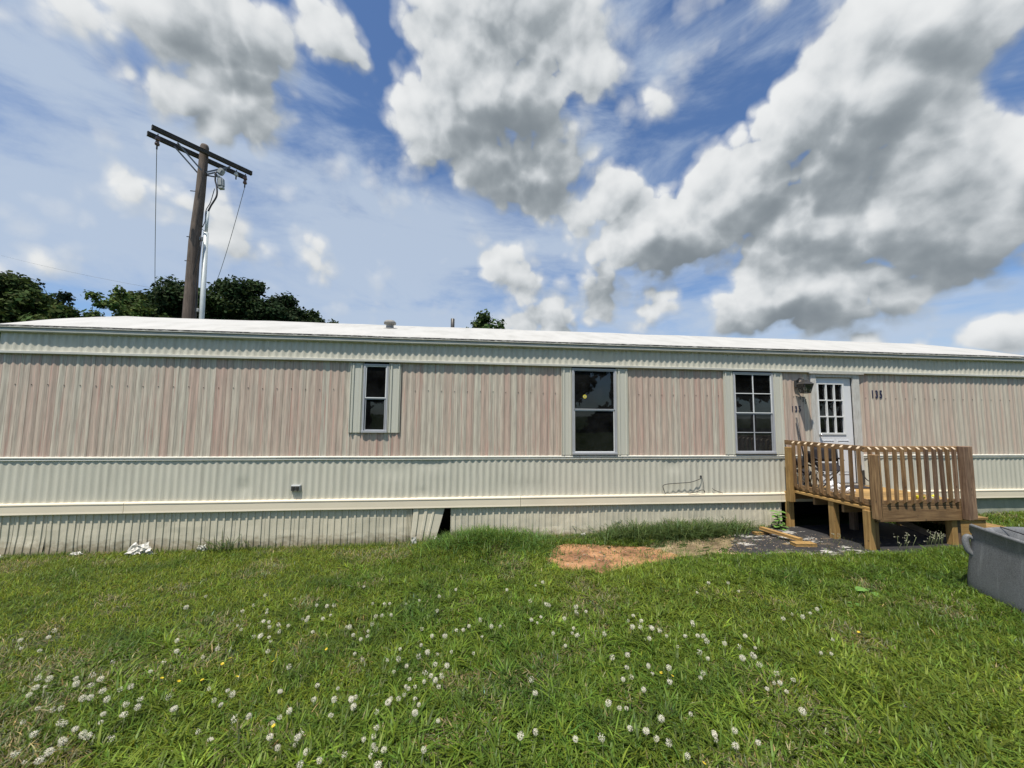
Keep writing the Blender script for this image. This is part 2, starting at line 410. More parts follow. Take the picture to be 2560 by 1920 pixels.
def grass_obj(name, parts, mat):
    off = 0; Vs, Fs, Cs = [], [], []
    for V, F, C in parts: Vs.append(V); Fs.append(F+off); Cs.append(C); off += len(V)
    V = np.concatenate(Vs); F = np.concatenate(Fs); C = np.concatenate(Cs)
    me = mesh_np(name, V, F); a = me.color_attributes.new('leaf', 'FLOAT_COLOR', 'POINT')
    a.data.foreach_set('color', np.concatenate([C, np.ones((len(C), 1))], 1).astype(np.float32).ravel())
    return obj(name, me, mat)
def leaf_mat(name, trans=.35, rough=.5, spec=.4):
    m, nt, b, o = new_mat(name)
    at = nd(nt, 'ShaderNodeVertexColor'); at.layer_name = 'leaf'
    nt.links.new(at.outputs[0], b.inputs['Base Color']); b.inputs['Roughness'].default_value = rough; b.inputs['Specular IOR Level'].default_value = spec
    tl = nd(nt, 'ShaderNodeBsdfTranslucent'); hs = nd(nt, 'ShaderNodeHueSaturation'); hs.inputs['Value'].default_value = 1.5; hs.inputs['Hue'].default_value = .485
    nt.links.new(at.outputs[0], hs.inputs['Color']); nt.links.new(hs.outputs[0], tl.inputs[0])
    mx = nd(nt, 'ShaderNodeMixShader'); mx.inputs[0].default_value = trans
    nt.links.new(b.outputs[0], mx.inputs[1]); nt.links.new(tl.outputs[0], mx.inputs[2]); nt.links.new(mx.outputs[0], o.inputs[0]); return m
M['grass'] = leaf_mat('grass_blades', .36, .5, .3)
ALLBARE = [DIRT, SAND, TARP]
def lawn_mask(x, y):
    jx = x+(fbm(x*3, y*3, 31, 3)-.5)*.35; jy = y+(fbm(x*3, y*3, 41, 3)-.5)*.3
    bare = np.zeros(x.shape, bool)
    for p in ALLBARE: bare |= in_poly(jx, jy, p)
    under = (x > 5.6) & (x < 7.6) & (y > -1.55)
    tuft = (x > 1.9) & (x < 4.5) & (y > -.55)
    front = y < -.02
    back = (x > 11.6) | (y > 4.4)
    return (front & ~bare & ~under & ~(tuft & bare)) | back
def hsvish(n, base, dv=.25, dh=.12):
    v = 1+rng.normal(0, dv, n); v = np.clip(v, .45, 1.8); hshift = rng.normal(0, dh, n)
    c = np.array(base)[None]*v[:, None] if np.ndim(base) == 1 else base*v[:, None]
    c = c.copy(); c[:, 0] *= 1+hshift*1.2; c[:, 2] *= 1-hshift; return np.clip(c, .004, .6)
def scatter(n, x0, x1, y0, y1, clump=0.):
    return rng.uniform(x0, x1, n), rng.uniform(y0, y1, n)
def fine_of(x, y):
    return 1/(1+np.exp(-((-x*.55+(y+2.3)*1.0-.6)+(fbm(x*.9+3, y*.9, 51, 3)-.5)*7)*1.6))
def palette(x, y, n, fine):
    p2 = fbm(x*2.6, y*2.6, 61, 3); p4 = fbm(x*.55+9, y*.55, 81, 2)
    c1 = np.array([.112, .174, .020]); c2 = np.array([.160, .212, .020]); c3 = np.array([.060, .115, .018]); c4 = np.array([.165, .215, .026])
    f = fine[:, None]; base = c1*(1-f)+c2*f; q = np.clip((p2-.5)*4, 0, 1)[:, None]; base = base*(1-q*.7)+c3*q*.7
    q = np.clip((p4-.5)*4, 0, 1)[:, None]*.6; return base*(1-q)+c4*q
def lawn(n, x0, x1, y0, y1, hs=1., ws=1.):
    x, y = scatter(n, x0, x1, y0, y1)
    k = lawn_mask(x, y); patch3 = fbm(x*7, y*7, 71, 2)
    keep = k & (rng.random(n) < (.35+1.2*patch3)); x, y, patch3 = x[keep], y[keep], patch3[keep]; n = len(x)
    fine = fine_of(x, y); p2 = fbm(x*2.6, y*2.6, 61, 3)
    h = (.045+.04*p2+.03*rng.random(n))*(1.1-.25*fine)*hs
    mound = np.exp(-(((x-.35)/.8)**2+((y+.45)/.45)**2))+.25*np.exp(-(((x-4.6)/1.9)**2+((y+1.9)/.28)**2))+.5*np.exp(-(((x-7.1)/.7)**2+((y+1.9)/.3)**2))
    h *= 1+mound
    w = (.0072*(1-fine)+.0050*fine)*rng.uniform(.6, 1.5, n)*ws
    lean = np.abs(rng.normal(.75, .45, n))+.15; yaw = rng.uniform(0, 2*math.pi, n)
    base = palette(x, y, n, fine)
    thatch = np.clip((fbm(x*1.9+40, y*1.9, 131, 3)-.58)*6, 0, .45)
    yel = (rng.random(n) < .03+thatch)[:, None]; base = np.where(yel, np.array([.33, .29, .15])*rng.uniform(.5, 1.1, (n, 1)), base)
    return blades(np.stack([x, y, ground_z(x, y)-.004], 1), yaw, h, w, lean, hsvish(n, base, .32, .12))
def rosettes(nc, x0, x1, y0, y1, per=13, hs=1., fmax=.75):
    """coarse crabgrass shoots: arching broad blades fanning out of one crown"""
    x, y = scatter(nc, x0, x1, y0, y1); den = fbm(x*1.6+5, y*1.6, 101, 3)
    keep = lawn_mask(x, y) & (fine_of(x, y) < rng.uniform(.1, fmax, nc)) & (rng.random(nc) < np.clip((den-.3)*3, .12, 1)); x, y = x[keep], y[keep]; nc = len(x)
    cs = rng.uniform(.65, 1.25, nc); ctone = np.clip(1.05+rng.normal(0, .3, nc), .5, 1.8); cyaw = rng.uniform(0, 6.28, nc)
    X = np.repeat(x, per)+rng.normal(0, .014, nc*per); Y = np.repeat(y, per)+rng.normal(0, .014, nc*per); n = nc*per; s_ = np.repeat(cs, per)
    h = rng.uniform(.07, .135, n)*s_*hs; w = rng.uniform(.007, .0125, n)*np.sqrt(s_)
    lean = np.clip(rng.normal(1.05, .45, n), .15, 2.2)
    base = palette(X, Y, n, fine_of(X, Y)*.6)*np.repeat(ctone, per)[:, None]
    return blades(np.stack([X, Y, ground_z(X, Y)-.004], 1), np.repeat(cyaw, per)+rng.normal(0, 1.4, n), h, w, lean, hsvish(n, base, .2, .08))
parts = [lawn(290000, -7.5, 7.5, -5.6, -.02), lawn(70000, -4.5, 5.0, -5.6, -3.2, 1.05, 1.),
         rosettes(17000, -7.5, 7.5, -5.7, -.05), rosettes(3500, -4, 5, -5.3, -3.8, 13, 1.1), rosettes(1600, 1.5, 7.6, -2.3, -1.6, 13, 1.05, 1.2),
         lawn(50000, -13, -7.5, -6, 3, 1.1, 1.5), lawn(70000, 7.5, 15, -5, -.02, 1.1, 1.5),
         lawn(60000, -7.5, 7.5, -8.5, -5.6, 1, 1.3), lawn(20000, 11.6, 16, -.02, 6, 1.2, 1.8)]
g = grass_obj('grass', parts, M['grass']); tag(g, 'green crabgrass lawn in front of the mobile home', 'grass', kind='stuff')

# long unmown grass against the skirting
def longgrass(n, cx, cy, sx, sy, h0, h1, base, wd=.006, lean0=.8):
    x = rng.normal(cx, sx, n); y = np.clip(rng.normal(cy, sy, n), -3, -.05)
    h = rng.uniform(h0, h1, n)*(.6+.6*fbm(x*4, y*4, 91, 2))
    return blades(np.stack([x, y, ground_z(x, y)], 1), rng.uniform(0, 2*math.pi, n), h, rng.uniform(.6, 1.3, n)*wd, np.abs(rng.normal(lean0, .35, n)), hsvish(n, base, .25, .1))
dk = [.08, .125, .035]; md = [.09, .165, .03]
lg = [longgrass(1500, 2.9, -.32, .36, .13, .14, .46, dk, .0095, 1.), longgrass(1700, 3.75, -.30, .42, .13, .14, .44, dk, .0095, 1.), longgrass(900, 4.5, -.22, .22, .10, .08, .28, dk),
      longgrass(1400, 1.5, -.22, .5, .09, .05, .14, dk), longgrass(700, 3.05, -.62, .35, .10, .05, .13, dk),
      longgrass(2800, .35, -.46, .45, .2, .12, .30, md, .009, .9), longgrass(900, .8, -.8, .25, .18, .08, .18, md, .008),
      longgrass(500, -3.3, -.1, 1.6, .03, .06, .15, dk), longgrass(160, -1.0, -.12, .5, .03, .08, .2, dk), longgrass(240, -.22, -.10, .1, .04, .1, .3, dk),
      longgrass(60, -3.55, -.14, .12, .03, .3, .5, dk, .01, .9), longgrass(260, -6.2, -.1, .5, .04, .06, .16, dk),
      longgrass(900, 7.2, -1.8, .3, .08, .08, .18, md, .008), longgrass(500, 5.4, -1.8, .6, .05, .05, .12, md, .007), longgrass(500, 8.6, -.15, .5, .1, .1, .25, dk, .009)]
g = grass_obj('long_grass', lg, M['grass']); tag(g, 'tall dark unmown grass tufts along the foot of the skirting', 'grass', kind='stuff')
# low weeds and dry litter on the bare soil
lt = [longgrass(160, 2.0, -1.0, .5, .3, .02, .09, md, .007, 1.1), longgrass(140, 2.1, -1.55, .5, .07, .05, .13, md, .008, 1.), longgrass(260, 2.1, -.55, .5, .05, .04, .12, md, .007, 1.), longgrass(450, 2.9, -1.1, .5, .12, .03, .10, md, .006, 1.), longgrass(500, 3.9, -.7, .5, .15, .03, .09, [.12, .15, .05], .004, 1.), longgrass(260, 1.2, -.9, .12, .3, .04, .1, md, .007, 1.), longgrass(400, 3.6, -1.5, .7, .08, .04, .11, md, .007, 1.), longgrass(700, 1.9, -.95, .6, .35, .012, .035, [.16, .1, .05], .003, 1.2), longgrass(500, 2.3, -.62, .5, .08, .02, .06, dk, .004, 1.),
      longgrass(900, 3.6, -.95, .6, .22, .015, .05, [.2, .16, .08], .003, 1.2), longgrass(260, 5.2, -1.2, .6, .15, .05, .13, [.12, .13, .05], .003, .5)]
g = grass_obj('weedy_litter', lt, M['grass']); tag(g, 'thin dry weeds scattered over the bare soil', 'weeds', kind='stuff')

# dandelion clocks, one object each
def dandelion_mesh(seed, stalk, drop=.2):
    r = random.Random(seed); bm = BM(); top = Vector((r.uniform(-.02, .02), r.uniform(-.02, .02), stalk))
    tube(bm, smooth_path([(0, 0, 0), (top.x*.3, top.y*.3, stalk*.5), tuple(top)], 3), .0014, 4, 0)
    R0 = .0185; c = top+Vector((0, 0, .006))
    bmesh.ops.create_icosphere(bm, subdivisions=1, radius=.006, matrix=Matrix.Translation(c))
    n = 95
    for i in range(n):
        if r.random() < drop: continue
        ph = math.acos(1-2*(i+.5)/n); th = math.pi*(1+5**.5)*i+r.uniform(-.1, .1)
        d = Vector((math.cos(th)*math.sin(ph), math.sin(th)*math.sin(ph), math.cos(ph)))
        p = c+d*R0*r.uniform(.88, 1.05); s = d.orthogonal().normalized(); u = d.cross(s); a = r.uniform(0, 3.1); s2 = s*math.cos(a)+u*math.sin(a); u2 = d.cross(s2); q = .0030
        vs = [bm.verts.new(p+(s2*math.cos(k*2.094)+u2*math.sin(k*2.094))*q+d*.001) for k in range(3)]
        f = bm.faces.new(vs); f.material_index = 1
        a1 = bm.verts.new(c+d*.005); a2 = bm.verts.new(p+s2*.0005); a3 = bm.verts.new(p-s2*.0005)
        f = bm.faces.new((a1, a2, a3)); f.material_index = 1
    me = bpy.data.meshes.new('dandelion'); bm.to_mesh(me); bm.free()
    me.materials.append(M['stalk']); me.materials.append(M['pappus']); return me
M['stalk'] = simple('dandelion_stalk', (.16, .19, .08), .6)
M['pappus'] = simple('dandelion_down', (.80, .75, .61), .9, var=.08, vscale=60)
dm = [dandelion_mesh(s, h, d_) for s, h, d_ in ((1, .10, .15), (2, .115, .25), (3, .08, .1), (4, .10, .5), (5, .09, .35), (6, .105, .7))]
DAND = [(-3.56, -2.79), (-3.49, -2.85), (-3.45, -2.7), (-3.36, -2.7), (-3.24, -2.96), (-2.52, -3.24), (-2.46, -3.39), (-2.53, -3.48), (-2.64, -3.37), (-2.44, -3.52), (-2.29, -3.58), (-2.2, -3.58), (-2.32, -3.62), (-2.74, -3.55), (-2.8, -3.45), (-2.81, -3.41), (-2.43, -3.67), (-2.42, -3.75), (-2.16, -3.78), (-2.15, -3.73), (-2.09, -3.83), (-2, -3.69), (-1.95, -3.79), (-1.96, -3.86), (-2.16, -3.89), (-2.02, -3.96), (-2.36, -3.88), (-2.56, -3.77), (-2.26, -3.82), (-2.22, -4.11), (-2.16, -4.04), (-2.17, -4), (-2.14, -3.98), (-2.31, -4.06), (-2.15, -4.14), (-1.82, -3.69), (-1.69, -3.8), (-1.72, -3.83), (-1.39, -4.04), (-1.62, -3.59), (-1.48, -3.71), (-1.53, -3.72), (-1.47, -3.77), (-1.5, -3.65), (-1.23, -3.89), (-1.96, -3.22), (-1.88, -3.13), (-2.14, -3.26), (-2.19, -3.14), (-2.17, -3.39), (-2.65, -2.3), (-2.62, -2.08), (-2.08, -2.44), (-2, -2.4), (-1.82, -2.52), (-1.79, -2.65), (-1.73, -2.7), (-1.89, -2.81), (-1.66, -2.78), (-1.72, -2.94), (-1.67, -2.95), (-1.64, -2.94), (-1.6, -2.94), (-1.54, -3.01), (-1.51, -3.19), (-2.01, -2.19), (-1.03, -4.13), (-0.96, -4.2), (-1.21, -3.65), (-1.06, -3.96), (-1.1, -3.96), (-1.3, -4.03), (-2.25, -2.94), (-0.47, -3.3), (-0.27, -3.33), (-0.21, -3.37), (-0.09, -3.37), (-0.77, -2.89), (-0.8, -2.96), (-0.85, -3.02), (-0.83, -3.1), (-0.76, -3.05), (-0.74, -2.69), (-0.37, -3.01), (-0.24, -3.15), (-0.04, -3.07), (0.01, -3), (-0.44, -3.42), (-0.42, -3.51), (-0.32, -3.47), (-0.19, -3.52), (-0.15, -3.58), (-0.23, -3.65), (-0.15, -3.67), (-0.37, -3.62), (-0.26, -3.69), (-0.26, -3.73), (-0.39, -3.77), (-0.35, -3.77), (-0.32, -3.76), (-0.39, -3.85), (-0.35, -3.85), (-0.32, -3.86), (-0.45, -3.88), (-0.25, -3.91), (-0.18, -3.78), (-0.47, -3.54), (-0.72, -3.38), (-0.81, -3.68), (-0.75, -3.83), (-0.69, -3.84), (-0.66, -3.83), (-0.77, -3.94), (-0.53, -3.97), (-0.31, -4.03), (-0.16, -4.08), (-0.64, -3.93), (-1.2, -3.48), (-0.94, -3.81), (-0.87, -4.11), (-0.9, -4.14), (-0.89, -4.19), (-0.8, -4.23), (-0.75, -4.25), (-0.71, -4.26), (-0.57, -4.26), (-0.98, -3.93), (-0.51, -4.21), (-0.49, -4.19), (-0.48, -4.13), (-0.45, -4.29), (-0.43, -4.26), (-0.41, -4.23), (-0.21, -4.29), (-0.4, -4.34), (-0.81, -4.31), (-0.56, -3.4), (-1.44, -2.69), (-1.39, -2.7), (-1.36, -2.78), (-1.22, -2.57), (-1.24, -2.46), (-1.4, -2.39), (-1.69, -2.22), (-0.97, -2.94), (-1.23, -2.75), (-1.27, -2.88), (-1.57, -2.77), (-1.09, -1.93), (-0.86, -2.42), (-0.71, -2.48), (-0.46, -2.44), (-0.08, -2.19), (-0.27, -2.37), (-0.26, -2.7), (-0.56, -2.46), (-0.64, -2.71), (-0.17, -3.23), (-0.33, -3.22), (0.29, -3.04), (0.21, -3.03), (0.1, -2.93), (0.59, -2.96), (0.63, -2.99), (0.69, -2.89), (0.78, -2.65), (0.83, -2.73), (0.66, -2.68), (0.77, -2.17), (0.89, -2.26), (0.43, -2.27), (0.08, -3.42), (0.74, -3.23), (0.48, -3.88), (0.44, -3.97), (0.32, -4.27), (0.39, -4.24), (1.01, -2.86), (1.04, -2.84), (1.04, -2.9), (1.1, -2.88), (0.91, -3.09), (0.95, -3.11), (0.89, -3.22), (0.92, -3.25), (0.93, -3.32), (0.79, -3.4), (1.54, -3.03), (1.56, -3.1), (1.47, -3.21), (1.55, -3.22), (1.5, -3.26), (1.36, -3.3), (1.56, -3.33), (1.48, -3.37), (1.62, -3.35), (1.66, -3.37), (1.93, -3.23), (1.95, -3.25), (1.8, -3.43), (1.88, -3.4), (1.93, -3.48), (1.88, -3.55), (1.66, -3.53), (2.4, -2.59), (2.57, -2.5), (2.85, -2.61), (2.8, -2.51), (2.77, -3.26), (2.9, -3.2), (3.08, -3.21), (2.96, -3.26), (3.24, -3.17), (2.88, -3.63), (2.24, -3.59), (2.11, -3.63), (2.25, -3.5), (1.99, -3.62), (2.01, -3.73), (2.07, -3.72), (2.09, -3.74), (1.75, -3.72), (1.78, -3.73), (1.23, -3.65), (1.29, -3.75), (1.3, -3.79), (1.15, -3.74), (1.12, -3.82), (1.08, -3.88), (1.37, -3.87), (1.39, -3.89), (1.33, -3.93), (1.6, -3.88), (1.62, -3.89), (1.17, -4.01), (0.88, -4.15), (0.98, -4.11), (0.92, -4.15), (1.34, -4.2), (2.08, -3.88), (1.98, -4.07), (2.06, -4.05), (2.08, -4.08), (2.17, -4.03), (2.04, -4.01), (2.1, -3.97), (2.67, -3.78), (2.7, -3.79), (1.01, -4.33), (1.09, -4.4), (1.05, -4.38), (1.37, -4.43), (1.39, -4.36), (1.46, -4.39), (1.46, -4.46), (1.42, -4.43), (1.16, -4.5), (0.74, -4.4), (1.96, -4.38), (1.6, -4.46), (1.13, -4.24), (1.14, -3.27)]
DAND += [(x+random.gauss(0, .07), y+random.gauss(0, .07)) for x, y in random.sample([q for q in DAND if q[0] < 1.5], 36)]
for i, (x, y) in enumerate(DAND):
    o = bpy.data.objects.new('dandelion', dm[i % 6]); COL.objects.link(o)
    o.location = (x, y, gz(x, y)+.018); o.rotation_euler = (random.uniform(-.3, .3), random.uniform(-.3, .3), random.uniform(0, 6.28))
    s = random.uniform(.64, 1.08); o.scale = (s*random.uniform(.8, 1.1), s, s*random.uniform(.75, 1.05))
    tag(o, 'fluffy white dandelion seed head standing in the green lawn', 'dandelion', 'dandelion clocks in the lawn')

M['seedhead'] = simple('dull_seed_head', (.36, .35, .25), .9)
M['petal'] = simple('yellow_petal', (.75, .55, .03), .6)
bmf = BM(); tube(bmf, [(0, 0, 0), (.005, 0, .07)], .0012, 4)
for k in range(7):
    a = k*.9; r = bmf.verts.new((.005, 0, .07)); p1 = bmf.verts.new((.005+.011*math.cos(a-.3), .011*math.sin(a-.3), .074)); p2 = bmf.verts.new((.005+.011*math.cos(a+.3), .011*math.sin(a+.3), .074)); bmf.faces.new((r, p1, p2)).material_index = 1
mef = bpy.data.meshes.new('wildflower'); bmf.to_mesh(mef); bmf.free(); mef.materials.append(M['stalk']); mef.materials.append(M['petal'])
for x, y in [(-1.75, -3.26), (-1.72, -3.25), (-1.75, -3.48), (-1.57, -3.49), (-2.07, -3.44), (-1.94, -3.48), (-1.37, -3.32), (1.19, -4.52), (1.38, -3.79), (1.4, -3.83), (3.24, -3.54), (-1.04, -3.13), (-1.06, -3.96)]:
    o = bpy.data.objects.new('wildflower', mef); COL.objects.link(o); o.location = (x, y, gz(x, y)+.01); o.rotation_euler = (random.uniform(-.5, .5), random.uniform(-.5, .5), random.uniform(0, 6))
    tag(o, 'tiny yellow wildflower low among the grass blades', 'wildflower', 'tiny yellow flowers in the lawn')
pv, pf = [], []
ico = [(0, 0, 1), (.9, 0, .1), (.2, .85, 0), (-.8, .5, .1), (-.7, -.6, 0), (.3, -.9, .1), (0, 0, -.8)]; icf = [(0, 1, 2), (0, 2, 3), (0, 3, 4), (0, 4, 5), (0, 5, 1), (6, 2, 1), (6, 3, 2), (6, 4, 3), (6, 5, 4), (6, 1, 5)]
for k in range(900):
    x, y = random.gauss(random.choice((1.8, 2.2, 3.5, 4.2, 5.)), .45), random.gauss(-1.05, .28)
    if y > -.3 or y < -1.7: continue
    r = random.uniform(.004, .012)*(2 if random.random() < .06 else 1); b0 = len(pv); a = random.uniform(0, 6.28); ca, sa = math.cos(a), math.sin(a)
    for p_ in ico: q = (p_[0]*random.uniform(.7, 1.3), p_[1]*random.uniform(.7, 1.3)); pv.append((x+(q[0]*ca-q[1]*sa)*r, y+(q[0]*sa+q[1]*ca)*r, gz(x, y)+.012+p_[2]*r*.7))
    pf += [tuple(b0+i_ for i_ in f_) for f_ in icf]
pb = obj('pebbles', mesh_np('pebbles', np.array(pv), np.array(pf), False), simple('clods_and_pebbles', (.34, .25, .17), .95, var=.6, vscale=5)); tag(pb, 'small clods and pebbles strewn over the bare soil', 'pebbles', kind='stuff')
# broad-leaved weeds
M['leafbright'] = simple('bright_weed_leaf', (.13, .26, .05), .5, var=.25, vscale=14)
M['leafdull'] = simple('dull_weed_leaf', (.09, .19, .035), .5, var=.25, vscale=14)
def leafy(name, label, x, y, n, size, height, mat):
    bm = BM(); z0 = gz(x, y); r = random.Random(int(x*100))
    for i in range(n):
        a = i*2.4+r.uniform(-.4, .4); hh = height*(i+1)/n; rad = size*r.uniform(.5, 1.1)
        c0 = Vector((x, y, z0)); c1 = Vector((x+.25*rad*math.cos(a), y+.25*rad*math.sin(a), z0+hh)); d = Vector((math.cos(a), math.sin(a), r.uniform(-.1, .35))).normalized()
        tube(bm, [c0, c0.lerp(c1, .5)+Vector((0, 0, .01)), c1], .003, 5)
        s = d.cross(Vector((0, 0, 1))).normalized(); L = size*r.uniform(.8, 1.25); prof = [(0, 0), (.12, .32), (.35, .48), (.6, .42), (.85, .2), (1, 0)]
        up = s.cross(d)
        mid = [bm.verts.new(c1+d*L*t-up*(.25*L*t*t)) for t, w in prof]
        for sg in (1, -1):
            ed = [bm.verts.new(c1+d*L*t+s*sg*w*L+up*(.10*L*w)-up*(.25*L*t*t)) for t, w in prof[1:-1]]
            ch = [mid[0]]+ed+[mid[-1]]
            for k in range(len(ch)-1):
                vv = [mid[k], ch[k], ch[k+1], mid[k+1]]; vv = [v for j, v in enumerate(vv) if v not in vv[:j]]
                if len(vv) >= 3:
                    f = bm.faces.new(vv if sg > 0 else vv[::-1]); f.smooth = True
    o = obj(name, bm, mat, origin=(x, y, z0)); tag(o, label, 'weed'); return o
leafy('leafy_weed', 'round-leaved green weed growing against the skirting beside the deck', 5.41, -.2, 24, .105, .31, M['leafbright'])
leafy('leafy_weed', 'wide bright green leaf lying in the lawn in front of the deck', 4.19, -2.77, 5, .12, .07, M['leafbright'])
leafy('leafy_weed', 'low pale leaf rosette in the lawn beside the grey tub', 3.75, -3.0, 7, .075, .05, M['leafdull'])
def seedstalks(name, label, x, y, n, spread, h):
    bm = BM(); z0 = gz(x, y); r = random.Random(int(x*70))
    for i in range(n):
        bx = x+r.uniform(-spread, spread); by = y+r.uniform(-.05, .05); hh = h*r.uniform(.5, 1.1); tx = bx+r.uniform(-.06, .06)
        tube(bm, [(bx, by, gz(bx, by)), ((bx+tx)/2, by, z0+hh*.5), (tx, by-.02, z0+hh)], .0022, 4, 0)
        for k in range(r.randint(2, 5)):
            p = Vector((tx+r.uniform(-.025, .025), by+r.uniform(-.02, .02), z0+hh*r.uniform(.8, 1.08)))
            bmesh.ops.create_icosphere(bm, subdivisions=1, radius=r.uniform(.003, .007), matrix=Matrix.Translation(p) @ Matrix.Diagonal((1, 1, 1.5, 1)))
    for f in bm.faces: f.material_index = 1 if len(f.verts) == 3 else 0
    o = obj(name, bm, [M['stalk'], M['seedhead']], origin=(x, y, z0)); tag(o, label, 'weed')
seedstalks('flowering_weed', 'sparse whitish seed stalks just right of the front corner leg', 6.12, -1.6, 7, .1, .22)
seedstalks('flowering_weed', 'bushy whitish seed stalks under the middle of the front rim', 6.6, -1.6, 13, .14, .25)
seedstalks('flowering_weed', 'thin seed stalk on the black sheet left of the corner leg', 5.65, -1.0, 3, .06, .16)

# ------------------------------------------------------------------ mobile home
XL, XR = -6.89, 11.32
home = thing('mobile_home', 'long single-wide mobile home with pink and grey striped siding and white roof', 'mobile home', (2.2, 2.1, 0.))
PER = .1072
def corr_y(x, amp, seed=1):
    ph = (x/PER) % 1.0
    a = np.abs(ph-.5)*2          # 0 at ridge, 1 at valley
    r = np.clip(1-a, 0, 1); r = (.5-.5*np.cos(math.pi*r))**1.25
    return -amp*r
def corr_panel(x0, x1, z0, z1, yb, amp, seed=1, dent=.004, rows=7, dents=()):
    xs = np.arange(math.floor(x0/(PER/12))*(PER/12), x1+PER/12, PER/12); xs = xs[(xs > x0) & (xs < x1)]; xs = np.concatenate([[x0], xs, [x1]])
    zs = np.linspace(z0, z1, rows); X, Z = np.meshgrid(xs, zs)
    slow = fbm(X*.35, Z*0+1, seed, 2)
    A = amp*(.62+.75*slow)
    Yv = yb+corr_y(X, 1.)*A+(fbm(X*1.1, Z*1.4, seed+3, 3)-.5)*2*dent
    for dx, dz, rx, rz, dep in dents: 
        g_ = np.exp(-(((X-dx)/rx)**2+((Z-dz)/rz)**2)); Yv = Yv*(1-g_*.85)+yb*g_*.85+dep*g_
    idx = np.arange(X.size).reshape(X.shape)
    F = np.stack([idx[:-1, :-1], idx[:-1, 1:], idx[1:, 1:], idx[1:, :-1]], -1).reshape(-1, 4)
    return np.stack([X, Yv, Z], -1).reshape(-1, 3), F
def corr_obj(name, panels, mat, **k):
    off = 0; Vs, Fs = [], []
    for p in panels:
        V, F = corr_panel(*p, **k); Vs.append(V); Fs.append(F+off); off += len(V)
    return obj(name, mesh_np(name, np.concatenate(Vs), np.concatenate(Fs)), mat, home)
# openings
W1 = (-1.68, -1.29, 1.715, 2.82); W2 = (1.79, 2.58, 1.36, 2.83); W3 = (4.785, 5.57, 1.365, 2.83); DR = (6.44, 7.24, .80, 2.80)
AMP = .0125
corr_obj('upper_siding', [(XL, XR, 2.87, 3.20, -.012, AMP)], M['pale'], seed=5, rows=5, dents=[(2.35, 2.98, .25, .1, .01), (-6, 3.0, .4, .1, .006), (9, 3.0, .5, .1, .006)])
zt = 2.875
corr_obj('striped_siding', [(XL, W1[0], 1.30, zt, 0., AMP*.8), (W1[0], W1[1], 1.30, W1[2], 0., AMP*.8), (W1[1], W2[0], 1.30, zt, 0., AMP*.8), (W2[0], W2[1], 1.30, W2[2], 0., AMP*.8),
    (W2[1], W3[0], 1.30, zt, 0., AMP*.8), (W3[0], W3[1], 1.30, W3[2], 0., AMP*.8), (W3[1], DR[0]-.0, 1.30, zt, 0., AMP*.8), (DR[0], DR[1], DR[3], zt, 0., AMP*.2), (DR[1], XR, 1.30, zt, 0., AMP*.8)], M['pink'], seed=9, rows=10,
    dents=[(7.73, 2.47, .17, .16, 0.), (6.02, 2.17, .16, .16, 0.), (6.2, 2.34, .14, .14, 0.), (.88, 1.38, .13, .07, .012), (-6.3, 1.34, .08, .05, .01), (-2.0, 1.36, .08, .05, .008)])
corr_obj('lower_siding', [(XL, DR[0], .64, 1.31, -.004, AMP), (DR[1], XR, .64, 1.31, -.004, AMP*.8)], M['pale'], seed=13, rows=9, dent=.005,
    dents=[(.15, .95, .10, .04, -.006), (-.6, 1.2, .3, .06, .008), (-.7, .72, .1, .05, .01), (-3.4, .85, .1, .09, .013), (1.9, .76, .09, .04, .01), (3.6, 1.15, .16, .08, .012), (-1.2, 1.1, .3, .1, .004), (1.0, .8, .5, .1, .004)])
def wavy_bar(name, x0, x1, prof, mat, seed=1, wob=.005, step=.12, parent=None, zw=.004):
    """profile (y,z) points swept along x with slight waviness"""
    n = int((x1-x0)/step)+1; xs = np.linspace(x0, x1, n); bm = BM(); rings = []
    for x in xs:
        dy = (float(fbm(x*1.3, 0, seed, 2))-.5)*2*wob; dz = (float(fbm(x*.8, 5, seed, 3))-.5)*2*zw
        rings.append([bm.verts.new((x, y+dy, z+dz)) for y, z in prof])
    m = len(prof)
    for a, b in zip(rings, rings[1:]):
        for k in range(m): bm.faces.new((a[k], b[k], b[(k+1) % m], a[(k+1) % m]))
    bm.faces.new(rings[0]); bm.faces.new(rings[-1][::-1])
    bmesh.ops.recalc_face_normals(bm, faces=bm.faces[:])
    return obj(name, bm, mat, parent or home)
# eave rail, band rail, belt rail, ledge
EO = -.082
wavy_bar('eave_rail', XL-.06, XR+.06, [(.0, 3.168), (EO+.01, 3.168), (EO, 3.18), (EO, 3.215), (EO+.012, 3.222), (EO+.012, 3.236), (.0, 3.236)], M['trim'], 3, .004)
wavy_bar('eave_lip', XL-.07, XR+.07, [(EO+.004, 3.2365), (EO-.014, 3.2365), (EO-.014, 3.2445), (EO+.004, 3.2445)], M['trimw'], 3, .004)
wavy_bar('peeling_roof_edge', XL-.05, XR+.05, [(EO+.02, 3.2446), (EO-.009, 3.2446), (EO-.007, 3.272), (EO+.02, 3.276)], M['peel'], 3, .004, .05)
wavy_bar('band_rail', XL-.02, XR, [(.0, 2.852), (-.052, 2.852), (-.056, 2.858), (-.054, 2.89), (-.03, 2.897), (.0, 2.897)], M['trim'], 7, .003)
for a, b, s in ((XL-.02, 1.92, 5), (1.925, DR[0]-.06, 6), (DR[1]+.10, XR, 8)):
    wavy_bar('belt_rail', a, b, [(.0, 1.272), (-.020, 1.272), (-.026, 1.279), (-.024, 1.296), (-.017, 1.300), (-.031, 1.306), (-.033, 1.322), (-.022, 1.330), (.0, 1.334)], M['trimw'], s, .003)
